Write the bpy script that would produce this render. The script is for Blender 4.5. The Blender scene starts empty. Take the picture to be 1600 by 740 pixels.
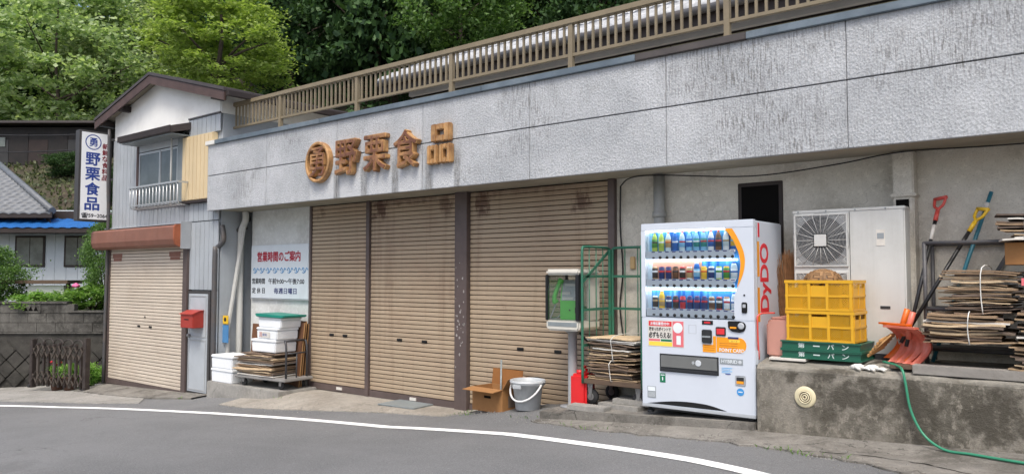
import bpy, bmesh, math, random
import numpy as np
from mathutils import Vector, Matrix, Euler
R = math.radians
random.seed(7)
SC = bpy.context.scene
COL = SC.collection

# ------------------------------------------------------------------ camera
cd = bpy.data.cameras.new('camera'); cam = bpy.data.objects.new('camera', cd); COL.objects.link(cam)
cam.location = (0, 0, 1.35); cam.rotation_euler = (R(92.86), 0, R(38.6))
cd.sensor_width = 36; cd.lens = 27; cd.clip_start = 0.05; cd.clip_end = 2000
SC.camera = cam
# ------------------------------------------------------------------ sky and sun (thin overcast)
SUN_EL, SUN_AZ = 60, 150          # azimuth clockwise from +Y
w = bpy.data.worlds.new('World'); SC.world = w; w.use_nodes = True
nt = w.node_tree; nt.nodes.clear()
so = nt.nodes.new('ShaderNodeOutputWorld'); bg = nt.nodes.new('ShaderNodeBackground'); sk = nt.nodes.new('ShaderNodeTexSky')
sk.sky_type = 'NISHITA'; sk.sun_disc = False; sk.sun_elevation = R(SUN_EL); sk.sun_rotation = R(SUN_AZ)
sk.air_density = 1.0; sk.dust_density = 6.0; sk.ozone_density = 1.0; sk.altitude = 300
bg.inputs[1].default_value = 0.15
nt.links.new(sk.outputs[0], bg.inputs[0]); nt.links.new(bg.outputs[0], so.inputs[0])
sd = bpy.data.lights.new('sun', 'SUN'); sd.energy = 1.5; sd.angle = R(18); sd.color = (1.0, .985, .92)
sun = bpy.data.objects.new('sun', sd); COL.objects.link(sun)
sv = Vector((math.sin(R(SUN_AZ))*math.cos(R(SUN_EL)), math.cos(R(SUN_AZ))*math.cos(R(SUN_EL)), math.sin(R(SUN_EL))))
sun.rotation_euler = (-sv).to_track_quat('-Z', 'Y').to_euler(); sun.location = (-8, -6, 20)
vs = SC.view_settings
vs.view_transform = 'Standard'; vs.look = 'None'; vs.gamma = 1; vs.use_curve_mapping = False
vs.exposure = 0.62

# ------------------------------------------------------------------ materials
def lin(c):
    if isinstance(c, str):
        c = [int(c[i:i+2], 16)/255 for i in (0, 2, 4)]
        c = [x/12.92 if x <= .04045 else ((x+.055)/1.055)**2.4 for x in c]
    return tuple(c)[:3]
def sc3(c, k): return tuple(min(1, x*k) for x in c)
class NT:
    def __init__(s, name):
        s.m = bpy.data.materials.new(name); s.m.use_nodes = True
        s.t = s.m.node_tree; s.t.nodes.clear()
        s.out = s.t.nodes.new('ShaderNodeOutputMaterial'); s.b = s.t.nodes.new('ShaderNodeBsdfPrincipled')
        s.t.links.new(s.b.outputs[0], s.out.inputs[0]); s._c = {}
    def n(s, typ, **k):
        x = s.t.nodes.new(typ)
        for a, b in k.items(): setattr(x, a, b)
        return x
    def l(s, a, b): s.t.links.new(a, b)
    def co(s, kind):
        if kind not in s._c:
            if kind == 'World': s._c[kind] = s.n('ShaderNodeNewGeometry').outputs['Position']
            else: s._c[kind] = s.n('ShaderNodeTexCoord').outputs[kind]
        return s._c[kind]
    def mapped(s, kind, scale):
        mp = s.n('ShaderNodeMapping'); s.l(s.co(kind), mp.inputs[0])
        mp.inputs['Scale'].default_value = scale if hasattr(scale, '__len__') else (scale,)*3
        return mp.outputs[0]
    def noise(s, kind, scale, detail=4, rough=.6, dist=0):
        x = s.n('ShaderNodeTexNoise'); s.l(s.mapped(kind, scale), x.inputs['Vector'])
        x.inputs['Scale'].default_value = 1; x.inputs['Detail'].default_value = detail
        x.inputs['Roughness'].default_value = rough; x.inputs['Distortion'].default_value = dist
        return x.outputs['Fac']
    def ramp(s, fac, a, b, lo=0., hi=1.):
        x = s.n('ShaderNodeMapRange', interpolation_type='SMOOTHSTEP'); s.l(fac, x.inputs[0])
        for i, v in zip((1, 2, 3, 4), (a, b, lo, hi)): x.inputs[i].default_value = v
        return x.outputs[0]
    def math(s, op, a, b=None):
        x = s.n('ShaderNodeMath', operation=op)
        for i, v in enumerate((a, b)):
            if v is None: continue
            if hasattr(v, 'is_output'): s.l(v, x.inputs[i])
            else: x.inputs[i].default_value = v
        return x.outputs[0]
    def mix(s, fac, a, b, typ='MIX'):
        x = s.n('ShaderNodeMix', data_type='RGBA', blend_type=typ)
        for sock, v in ((x.inputs[0], fac), (x.inputs[6], a), (x.inputs[7], b)):
            if hasattr(v, 'is_output'): s.l(v, sock)
            elif hasattr(v, '__len__'): sock.default_value = (*v[:3], 1)
            else: sock.default_value = v
        return x.outputs[2]
    def xyz(s, kind='World'):
        x = s.n('ShaderNodeSeparateXYZ'); s.l(s.co(kind), x.inputs[0]); return x.outputs
    def bump(s, h, strength, dist=.01):
        x = s.n('ShaderNodeBump'); x.inputs['Strength'].default_value = strength; x.inputs['Distance'].default_value = dist
        s.l(h, x.inputs['Height']); s.l(x.outputs[0], s.b.inputs['Normal'])
    def color(s, c):
        if hasattr(c, 'is_output'): s.l(c, s.b.inputs['Base Color'])
        else: s.b.inputs['Base Color'].default_value = (*c[:3], 1)
M = {}
def mat(name, col, rough=.6, var=.12, scale=6, bump=0, bscale=80, metal=0, dirt=None, rnd=0, kind='Object', spec=.5, streak=None):
    """base colour, slow tone variation, optional dirt (colour, amount, scale) and vertical streaks"""
    t = NT(name); c = lin(col)
    k = t.mix(t.ramp(t.noise(kind, scale), .3, .7), sc3(c, 1-var), sc3(c, 1+var*.6))
    if rnd:
        oi = t.n('ShaderNodeObjectInfo')
        f = t.ramp(oi.outputs['Random'], 0, 1, 1-rnd, 1+rnd)
        g = t.n('ShaderNodeCombineColor'); [t.l(f, g.inputs[i]) for i in range(3)]
        k = t.mix(1., k, g.outputs[0], 'MULTIPLY')
    if dirt:
        dc, amt, ds = dirt
        k = t.mix(t.math('MULTIPLY', t.ramp(t.noise(kind, ds, 6, .7), .42, .72), amt), k, lin(dc))
    if streak:
        dc, amt, ds = streak
        k = t.mix(t.math('MULTIPLY', t.ramp(t.noise(kind, (ds, ds, ds*.06), 5, .7), .5, .75), amt), k, lin(dc))
    t.color(k)
    t.b.inputs['Roughness'].default_value = rough; t.b.inputs['Metallic'].default_value = metal
    t.b.inputs['Specular IOR Level'].default_value = spec
    if bump: t.bump(t.noise(kind, bscale, 5, .65), bump)
    M[name] = t.m; return t
def flat(name, col, rough=.5, **k): return mat(name, col, rough, var=.05, **k)

# fascia: sprayed rough render, dirty streaks, cleaner strips under the letters
t = NT('fascia'); W = 'World'; X, Y_, Z = t.xyz()
base = t.mix(t.ramp(t.noise(W, 1.3), .3, .7), (.385, .402, .42), (.5, .517, .535))
st = t.ramp(t.noise(W, (7, 7, .45), 6, .75), .44, .72)
st2 = t.ramp(t.noise(W, (60, 60, 7), 4, .7), .45, .62)
pat = t.ramp(t.noise(W, (.9, .9, 1.3), 4), .46, .68)
clean = None
for a, b in ((-9.36, -8.82), (-8.66, -8.24), (-8.05, -7.6), (-7.46, -7.05), (-6.82, -6.47)):
    mk = t.math('MULTIPLY', t.ramp(X, a-.02, a+.02), t.ramp(X, b-.02, b+.02, 1, 0))
    clean = mk if clean is None else t.math('ADD', clean, mk)
low = t.ramp(Z, 2.72, 2.9, 1, 0)
clean = t.math('MULTIPLY', clean, low)
edge = None
for a in (-8.74, -8.15, -7.53, -6.9, -6.42):
    mk = t.math('MULTIPLY', t.ramp(X, a-.1, a-.04), t.ramp(X, a+.03, a+.09, 1, 0))
    edge = mk if edge is None else t.math('ADD', edge, mk)
edge = t.math('MULTIPLY', edge, t.ramp(Z, 2.8, 3.0, 1, 0))
f = t.math('MULTIPLY', t.math('MULTIPLY', st2, t.math('ADD', .32, t.math('MULTIPLY', pat, .9))), .62)
f = t.math('MAXIMUM', f, t.math('MULTIPLY', t.math('MULTIPLY', st, pat), .6))
f = t.math('MAXIMUM', f, t.math('MULTIPLY', edge, t.math('ADD', .4, t.math('MULTIPLY', st2, .4))))
f = t.math('MULTIPLY', f, t.math('SUBTRACT', 1, t.math('MULTIPLY', clean, .85)))
c = t.mix(f, base, (.12, .115, .105))
c = t.mix(t.math('MULTIPLY', clean, .6), c, (.55, .56, .57))
t.color(c); t.b.inputs['Roughness'].default_value = .85
vo = t.n('ShaderNodeTexVoronoi'); t.l(t.mapped(W, (52, 52, 36)), vo.inputs['Vector']); vo.inputs['Scale'].default_value = 1
hh = t.math('ADD', t.math('MULTIPLY', vo.outputs['Distance'], .7), t.noise(W, 60, 4, .75))
t.bump(hh, .62, .014); M['fascia'] = t.m

# asphalt
t = NT('asphalt')
c = t.mix(t.ramp(t.noise(W, .55, 5), .3, .7), (.13, .132, .132), (.18, .182, .182))
c = t.mix(t.ramp(t.noise(W, 75, 3, .7), .5, .7, 0, .7), c, (.27, .27, .27))
c = t.mix(t.ramp(t.noise(W, 190, 2), .52, .72, 0, .55), c, (.38, .38, .38))
c = t.mix(t.ramp(t.noise(W, 60, 4, .8), .53, .68, 0, .6), c, (.06, .06, .062))
c = t.mix(t.ramp(t.noise(W, (1.1, 1.1, 1), 6, .7), .56, .7, 0, .3), c, (.085, .084, .082))
wear = t.ramp(t.noise(W, (.35, 1.4, 1), 4, .6), .5, .68, 0, .35)
c = t.mix(wear, c, (.2, .2, .2))
vo = t.n('ShaderNodeTexVoronoi', feature='DISTANCE_TO_EDGE'); vo.inputs['Scale'].default_value = 1
mp = t.n('ShaderNodeVectorMath', operation='ADD'); t.l(t.mapped(W, (.45, .6, .45)), mp.inputs[0])
nz = t.n('ShaderNodeTexNoise'); t.l(t.mapped(W, 1.7), nz.inputs['Vector']); nz.inputs['Detail'].default_value = 6; nz.inputs['Scale'].default_value = 1
v2 = t.n('ShaderNodeVectorMath', operation='SCALE'); t.l(nz.outputs['Color'], v2.inputs[0]); v2.inputs['Scale'].default_value = .6
t.l(v2.outputs[0], mp.inputs[1]); t.l(mp.outputs[0], vo.inputs['Vector'])
crk = t.math('MULTIPLY', t.ramp(vo.outputs['Distance'], .0, .006, 1, 0), t.ramp(t.noise(W, .6, 2), .52, .62))
c = t.mix(t.math('MULTIPLY', crk, .6), c, (.04, .04, .04))
t.color(c); t.b.inputs['Roughness'].default_value = .9; t.b.inputs['Specular IOR Level'].default_value = .3
t.bump(t.noise(W, 110, 4, .75), .9, .01); M['asphalt'] = t.m

# concretes (dirt marks, cracks)
def concrete(name, a, b, dark, amt, sc=1.4, crack=.5, bs=70, bstr=.4):
    t = NT(name)
    c = t.mix(t.ramp(t.noise(W, sc*2, 5), .3, .7), lin(a), lin(b))
    c = t.mix(t.math('MULTIPLY', t.ramp(t.noise(W, sc, 8, .72, .3), .42, .66), amt), c, lin(dark))
    c = t.mix(t.ramp(t.noise(W, sc*11, 5, .7), .52, .68, 0, .4), c, sc3(lin(b), 1.25))
    c = t.mix(t.ramp(t.noise(W, sc*50, 3), .52, .7, 0, .45), c, sc3(lin(dark), .8))
    if crack:
        vo = t.n('ShaderNodeTexVoronoi', feature='DISTANCE_TO_EDGE'); vo.inputs['Scale'].default_value = 1
        mp = t.n('ShaderNodeVectorMath', operation='ADD'); t.l(t.mapped(W, .8), mp.inputs[0])
        nz = t.n('ShaderNodeTexNoise'); t.l(t.mapped(W, 2.2), nz.inputs['Vector']); nz.inputs['Scale'].default_value = 1; nz.inputs['Detail'].default_value = 6
        t.l(nz.outputs['Color'], mp.inputs[1]); t.l(mp.outputs[0], vo.inputs['Vector'])
        c = t.mix(t.math('MULTIPLY', t.ramp(vo.outputs['Distance'], 0, .009, 1, 0), crack), c, (.035, .033, .03))
    t.color(c); t.b.inputs['Roughness'].default_value = .9; t.b.inputs['Specular IOR Level'].default_value = .3
    t.bump(t.noise(W, bs, 6, .7), bstr, .012); M[name] = t.m; return t
concrete('apron', '938e85', 'a39d93', '6e675d', .55, 1.6, .35)
concrete('kerb_concrete', '8f8d88', 'a09d97', '6a6862', .5, 2)
concrete('path_concrete', '77746e', '8a867f', '4b4842', .85, 1.5, .7)
concrete('block_concrete', '8d8b86', '9b9892', '5c5a54', .5, 3, 0)
concrete('house_wall_white', 'd5d7d5', 'e2e3e0', 'b5b6b0', .4, 1.2, 0, 40, .15)
concrete('wall_block', '514f4b', '6b6964', '282724', .95, 1.5, 0)
concrete('wall_dark', '3b3936', '4d4b46', '262522', .9, 1.3, 0)
# mossy retaining wall: dark stained concrete with pale worn patches
t = NT('retaining')
c = t.mix(t.ramp(t.noise(W, 1.6, 7, .7), .36, .62), lin('5a564d'), lin('8f8a80'))
c = t.mix(t.ramp(t.noise(W, (16, 16, 9), 6, .75), .5, .6, 0, .8), c, lin('948e83'))
c = t.mix(t.ramp(t.noise(W, 2.8, 6, .7), .46, .6, 0, .9), c, lin('4d4941'))
zz = t.xyz()[2]
c = t.mix(t.math('MULTIPLY', t.ramp(t.noise(W, (3, 3, 5), 6), .35, .6), t.ramp(zz, .5, .57, 0, .7)), c, lin('97948b'))
t.color(c); t.b.inputs['Roughness'].default_value = .92; t.b.inputs['Specular IOR Level'].default_value = .25
t.bump(t.noise(W, 45, 7, .75), .7, .02); M['retaining'] = t.m

mat('line_paint', 'fafaf8', .7, .04, 3, .25, 150, dirt=('a9a9a6', .5, 16), kind='World')
concrete('stucco_white', 'c4bfb3', 'cfcbc0', '999285', .55, 1.6, .2, 60, .3)
concrete('wall_paint', 'c9cbc8', 'd3d5d2', 'a5a59f', .5, 1.6, 0, 60, .25)
mat('soffit', '97907f', .8, .12, 2, .15, 60, dirt=('7c766d', .5, 1.5), kind='World')
mat('shutter', 'a8967f', .55, .07, 2.2, .1, 60, dirt=('8f7a66', .6, 1.1), kind='World', rnd=.035, streak=('7d6653', .45, 5))
t = NT('tmp'); bpy.data.materials.remove(t.m)
def rusty(tn, spots, col):
    m_ = M[tn]; t = NT.__new__(NT); t.m = m_; t.t = m_.node_tree; t._c = {}; t.b = [n for n in t.t.nodes if n.type == 'BSDF_PRINCIPLED'][0]
    src = t.b.inputs['Base Color'].links[0].from_socket; X, Y2, Z = t.xyz(); nz = t.math('MULTIPLY', t.math('SUBTRACT', t.noise('World', (9, 9, 5), 5, .7), .5), .5); xx = t.math('ADD', X, nz); zz = t.math('ADD', Z, t.math('MULTIPLY', nz, .7)); tot = None
    for cx, w_, z0, z1, k_ in spots:
        mk = t.math('MULTIPLY', t.math('MULTIPLY', t.ramp(xx, cx-w_-.05, cx-w_+.05), t.ramp(xx, cx+w_-.05, cx+w_+.05, 1, 0)), t.math('MULTIPLY', t.ramp(zz, z0-.06, z0+.06), t.ramp(zz, z1-.06, z1+.06, 1, 0))); mk = t.math('MULTIPLY', mk, k_); tot = mk if tot is None else t.math('MAXIMUM', tot, mk)
    t.color(t.mix(tot, src, lin(col)))
rusty('shutter', [(-6.55, .1, 2.12, 2.45, .75), (-5.0, .12, 2.14, 2.34, .75), (-8.52, .13, 2.2, 2.45, .85), (-7.22, .07, 2.15, 2.45, .6), (-9.9, .06, 2.25, 2.45, .4), (-7.9, .5, 2.38, 2.5, .5), (-5.8, .6, 2.4, 2.5, .4), (-6.2, .03, .9, .96, .5), (-8.3, .1, 1.2, 1.24, .4)], '4f3024')
mat('house_shutter', 'c6baaa', .55, .05, 2, .1, 60, dirt=('b3a391', .4, 1.1), kind='World', rnd=.03)
mat('shutter_rust', '6b4a39', .75, .3, 9, .2, 90, kind='World')
mat('post_brown', '5a4e4b', .5, .12, 5, .08, 60, dirt=('463b38', .4, 3), kind='World')
mat('post_peel', '9a9490', .6, .2, 30)
mat('rail_beige', '82765f', .5, .1, 4, .08, 60, dirt=('6d6151', .35, 6), kind='World')
mat('coping', '66727b', .5, .2, 1.6, .05, 40, metal=.3, dirt=('98a2a8', .5, 1.1), kind='World')
mat('coping_dark', '4d4744', .5, .2, 3, kind='World')
mat('coping_white', 'd8d6d0', .6, .05)
mat('letter', 'b98f5e', .5, .25, 12, .15, 60, dirt=('6b4531', .8, 5), kind='World', metal=.1)
t = mat('letter_face', '6e4634', .6, .25, 9, .2, 60, kind='World', dirt=('b98d5c', .95, 3.4))
mat('letter_side', '6d5138', .6, .2, 9, kind='World')
mat('siding_grey', 'a3a9ae', .5, .06, 2, .05, 50, kind='World', rnd=.03, dirt=('868a8c', .3, 1.5), streak=('7d8081', .25, 6))
mat('siding_cream', 'ccb893', .55, .05, 2, kind='World', rnd=.03)
mat('plaster_white', 'e8e8e4', .8, .04, 2, .08, 50, kind='World', dirt=('b9b8b2', .35, 1.3))
mat('brown_wood', '4f3d38', .6, .2, 5, .1, 60, kind='World')
mat('brown_dark', '2e2522', .65, .2, 5, .1, 50, kind='World')
mat('roof_metal', '443d3b', .5, .15, 4, .05, 50, kind='World')
mat('rust_box', '855c4d', .6, .12, 3, .12, 60, kind='World', dirt=('7d4f3d', .6, 2.2), streak=('6d4434', .5, 6))
mat('rust_end', '9a5638', .6, .15, 5, .1, 60, kind='World')
mat('alu', 'b8bbbd', .35, .06, 5, metal=.5)
mat('alu_door', 'aeb4b9', .45, .05, 3, kind='World', dirt=('8f959a', .3, 2))
mat('dark_frame', '3f3d3d', .5, .1, 5)
mat('curtain', 'b5bab8', .8, .15, 7)
mat('mailbox_red', 'a33a30', .45, .1, 4, dirt=('812a22', .3, 6))
mat('sign_white', 'e9ebec', .4, .03, 2, dirt=('b5b8ba', .3, 2))
mat('board_white', 'cdd5da', .4, .03, 2, dirt=('aeb5b9', .3, 2.5))
flat('tag_blue', '4a7fae'); flat('ink_blue', '27408a'); flat('ink_red', 'a01f33'); flat('ink_maroon', '7d2c34'); flat('ink_navy', '2d3566'); flat('ink_black', '222225'); flat('ink_ltblue', '5c93c0')
mat('pipe_grey', '9a9b98', .5, .1, 6, .05, 60, dirt=('6f6e68', .4, 5))
mat('pipe_dark', '4b4b4d', .5, .1, 6, dirt=('6b5a4c', .4, 4))
mat('pipe_white', 'c4c4bf', .5, .08, 5, dirt=('97958d', .4, 5))
mat('foam', 'e4e7e9', .75, .03, 9, .1, 160, dirt=('cfd2d2', .3, 5))
mat('teal_plastic', '16806f', .4, .08, 6)
mat('blue_rope', '5d98b5', .6, .1, 8)
for i, cc in enumerate(('8f785f', '7d6a5a', 'b39a7a', '6e6055', 'c2ac8c', '62554c')):
    mat('card%d' % i, cc, .85, .14, 9, .2, 60, rnd=.16, dirt=('5a4838', .35, 6))
mat('card_box', '9b6f42', .8, .1, 6, .1, 60, dirt=('7a5633', .3, 5)); mat('card_box_in', '8a5a2c', .85, .1, 6)
mat('card_white', 'cfcbc3', .7, .1, 8)
mat('string_white', 'd5d5d0', .7, .05)
mat('plywood', '6b472f', .7, .18, 5, .1, 60, dirt=('4d3221', .4, 4)); mat('ply_edge', 'a07a4f', .7, .1, 9)
mat('cart_dark', '3b3b3f', .5, .1, 6); mat('cart_grey', '8f8d8a', .5, .1, 6, dirt=('6a6865', .4, 5)); mat('rubber', '2a2a2b', .8, .15, 12, .1, 60)
mat('bucket', 'b4b8ba', .45, .05, 4, dirt=('808486', .3, 5)); mat('bucket_handle', 'd8d8d6', .4, .03)
mat('cage_green', '2f6e58', .45, .12, 6, dirt=('5f5a45', .35, 9)); mat('deck_brown', '5b4a3c', .7, .15, 6)
mat('can_red', 'd02327', .4, .06, 4); mat('wheel_iron', '8d8c8b', .4, .15, 8, metal=.6)
mat('phone_white', 'cfccc2', .5, .05, 5, dirt=('aaa69a', .35, 5)); mat('phone_black', '1c1d1f', .35, .05); mat('phone_green', '62c44f', .4, .05)
mat('phone_panel', 'a5aaaa', .4, .1, 30); mat('phone_pole', '8f9193', .45, .06, 5, dirt=('85878a', .3, 5))
mat('vm_white', 'c9d0da', .32, .025, 2, dirt=('bcc2ca', .2, 2.5)); mat('vm_trim', 'aeb3b8', .35, .05); mat('vm_dark', '2b2d30', .4, .1)
flat('vm_orange', 'eb9a1e', .4); flat('vm_red', 'd5313a', .4); flat('vm_yellow', 'f2cf4e', .45); flat('vm_green', '16714f', .4); flat('vm_blue', '3f8fce', .4)
flat('vm_cyan', '57a9de', .45); flat('vm_salmon', 'd3a18e', .5); flat('vm_pink', 'd86c74', .5); flat('vm_greyprint', '8d9498', .4); flat('vm_black', '17181a', .3)
flat('vm_ltgrey', 'c3c8cd', .4); flat('vm_flap', '6d6f6e', .25); flat('vm_inner', 'c5d8e6', .5)
for n_, cc in dict(b_green='4d8f3f', b_lime='a7bf57', b_brown='6b4a34', b_blue='1e62b0', b_aqua='7fb9dc', b_white='dfe6ea', b_red='c0333a', b_navy='27386e', b_dark='3a3331', b_yellow='e2b93e', b_orange='d9742f', b_teal='2a8a86', b_pale='c4d6dd', b_tan='b59a6f').items(): flat(n_, cc, .3)
mat('ac_white', 'c5c6c3', .45, .04, 3, dirt=('a8a8a2', .35, 2.2), streak=('97968f', .2, 6)); mat('ac_dark', '2c2d2f', .6, .1); mat('ac_grille', '9c9e9f', .4, .06); mat('ac_fan', '2f3133', .5, .1)
mat('crate_yellow', 'd9a521', .42, .07, 5, dirt=('b4821c', .35, 5)); mat('tray_green', '1d5c48', .4, .08, 6, dirt=('2e4c42', .4, 6)); mat('tray_paint', 'c9d6d2', .6, .1, 20)
mat('basket', '8b6a47', .75, .2, 12, .1, 60, rnd=.2); mat('bamboo', 'b88f5c', .6, .15, 10, rnd=.1)
mat('shovel_orange', 'd9691f', .4, .06); mat('shovel_pink', 'd3705c', .4, .08, 5, dirt=('e0a294', .5, 5)); mat('grip_red', 'cf5148', .4, .06); mat('grip_yellow', 'e0b62a', .4, .06); mat('shaft_black', '1e1e20', .4, .05); mat('pole_teal', '2f6f80', .4, .1)
mat('rack_grey', '4b4b4e', .5, .1, 6, dirt=('6d6660', .4, 6)); mat('jug_pink', 'c08d7f', .4, .08, 4, dirt=('a5766a', .4, 4)); mat('straw', '8a6240', .85, .25, 20)
mat('plank_old', '8d8983', .8, .14, (2, 14, 14), .3, 50, dirt=('6a655f', .5, 6)); mat('hose', '358465', .4, .06); mat('glove', 'd6d4ce', .8, .05)
mat('vent_cream', 'd5cba9', .5, .06); mat('plate_steel', '8e9698', .5, .1, 6, metal=.3, dirt=('767c7c', .4, 5)); mat('cable', '1d1c1c', .6, .05); mat('void_dark', '0d0c0b', .8, .1, spec=.1)
mat('tile_roof', '63676c', .5, .25, 9, .1, 60, kind='World', dirt=('4d5053', .6, 4)); mat('tile_pale', 'b6b8ba', .35, .2, 9, .1, 60, kind='World', dirt=('85878a', .4, 4))
mat('blue_sheet', '1f5c9c', .45, .12, 4, kind='World'); mat('olive_siding', '8b886f', .6, .08, 4, kind='World', rnd=.05); mat('band_grey', 'bdbdbd', .5, .08, 3, kind='World')
mat('siding_pale', 'c3ccd2', .55, .04, 3, kind='World', rnd=.02); mat('shed_dark', '1a1716', .7, .3, 3, .1, 40, kind='World', dirt=('2d2421', .6, 1.5)); mat('shed_rust', '2c211e', .7, .3, 3, kind='World'); mat('shed_grey', '2f2f2f', .6, .2, 3, kind='World')
mat('gate_brown', '332b28', .55, .2, 9, .1, 50, dirt=('4f4742', .5, 8)); mat('gate_pale', '514943', .6, .2, 9); mat('pot', '5a4034', .8, .15, 8); flat('petal_pink', 'd86a9b', .6); flat('petal_red', 'b8202c', .6)
mat('bark', '4a4038', .9, .3, 12, .5, 30); mat('bark_pale', 'b9b6ae', .8, .3, 9, .3, 30); mat('soil', '443c31', .95, .3, 2, .4, 20, kind='World', dirt=('3c4729', .8, .8))
t = mat('glass', 'ffffff', .03); t.t.nodes.clear()
def clear_glass(name, tint, tr):
    t = NT(name); t.t.nodes.remove(t.b); a = t.n('ShaderNodeBsdfTransparent'); b = t.n('ShaderNodeBsdfGlossy'); x = t.n('ShaderNodeMixShader')
    a.inputs[0].default_value = (*tint, 1); b.inputs['Roughness'].default_value = .03; b.inputs[0].default_value = (1, 1, 1, 1)
    fr = t.n('ShaderNodeFresnel'); fr.inputs[0].default_value = 1.5
    t.l(t.math('ADD', t.math('MULTIPLY', fr.outputs[0], .75), tr), x.inputs[0]); t.l(a.outputs[0], x.inputs[1]); t.l(b.outputs[0], x.inputs[2]); t.l(x.outputs[0], t.out.inputs[0]); M[name] = t.m
clear_glass('glass', (.93, .96, .96), .01); clear_glass('glass_smoke', (.55, .58, .58), .03)
t = mat('window_dark', '5b6468', .12, .25, 2.5, kind='World'); mat('pane_grey', '6d7470', .15, .3, 3, kind='World')
def leaf(name, a, b, tr=.35):
    t = NT(name); g = t.n('ShaderNodeNewGeometry'); c = t.mix(g.outputs['Random Per Island'], lin(a), lin(b))
    oi = t.n('ShaderNodeObjectInfo'); f = t.ramp(oi.outputs['Random'], 0, 1, .8, 1.15)
    q = t.n('ShaderNodeCombineColor'); [t.l(f, q.inputs[i]) for i in range(3)]
    c = t.mix(1., c, q.outputs[0], 'MULTIPLY'); t.color(c); t.b.inputs['Roughness'].default_value = .5; t.b.inputs['Specular IOR Level'].default_value = .15 if 'dark' in name or 'cedar' in name else .4
    d = t.n('ShaderNodeBsdfTranslucent'); x = t.n('ShaderNodeMixShader'); x.inputs[0].default_value = tr
    t.l(t.mix(1., c, (1.1, 1.2, .6), 'MULTIPLY'), d.inputs[0]); t.l(t.b.outputs[0], x.inputs[1]); t.l(d.outputs[0], x.inputs[2]); t.l(x.outputs[0], t.out.inputs[0]); M[name] = t.m
leaf('leaf_bank', '2e3b22', '646b45', .25); leaf('leaf_light', '70895a', 'bccb9a', .48); leaf('leaf_maple', '768f3f', 'acbd6a', .45); leaf('leaf_dark', '2a422a', '4f6a40', .28); leaf('leaf_mid', '4a6e33', '85a662', .45); leaf('leaf_fresh', '5d8a3b', '9bbf62', .45); leaf('leaf_cedar', '2a402c', '486339', .25)

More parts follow.
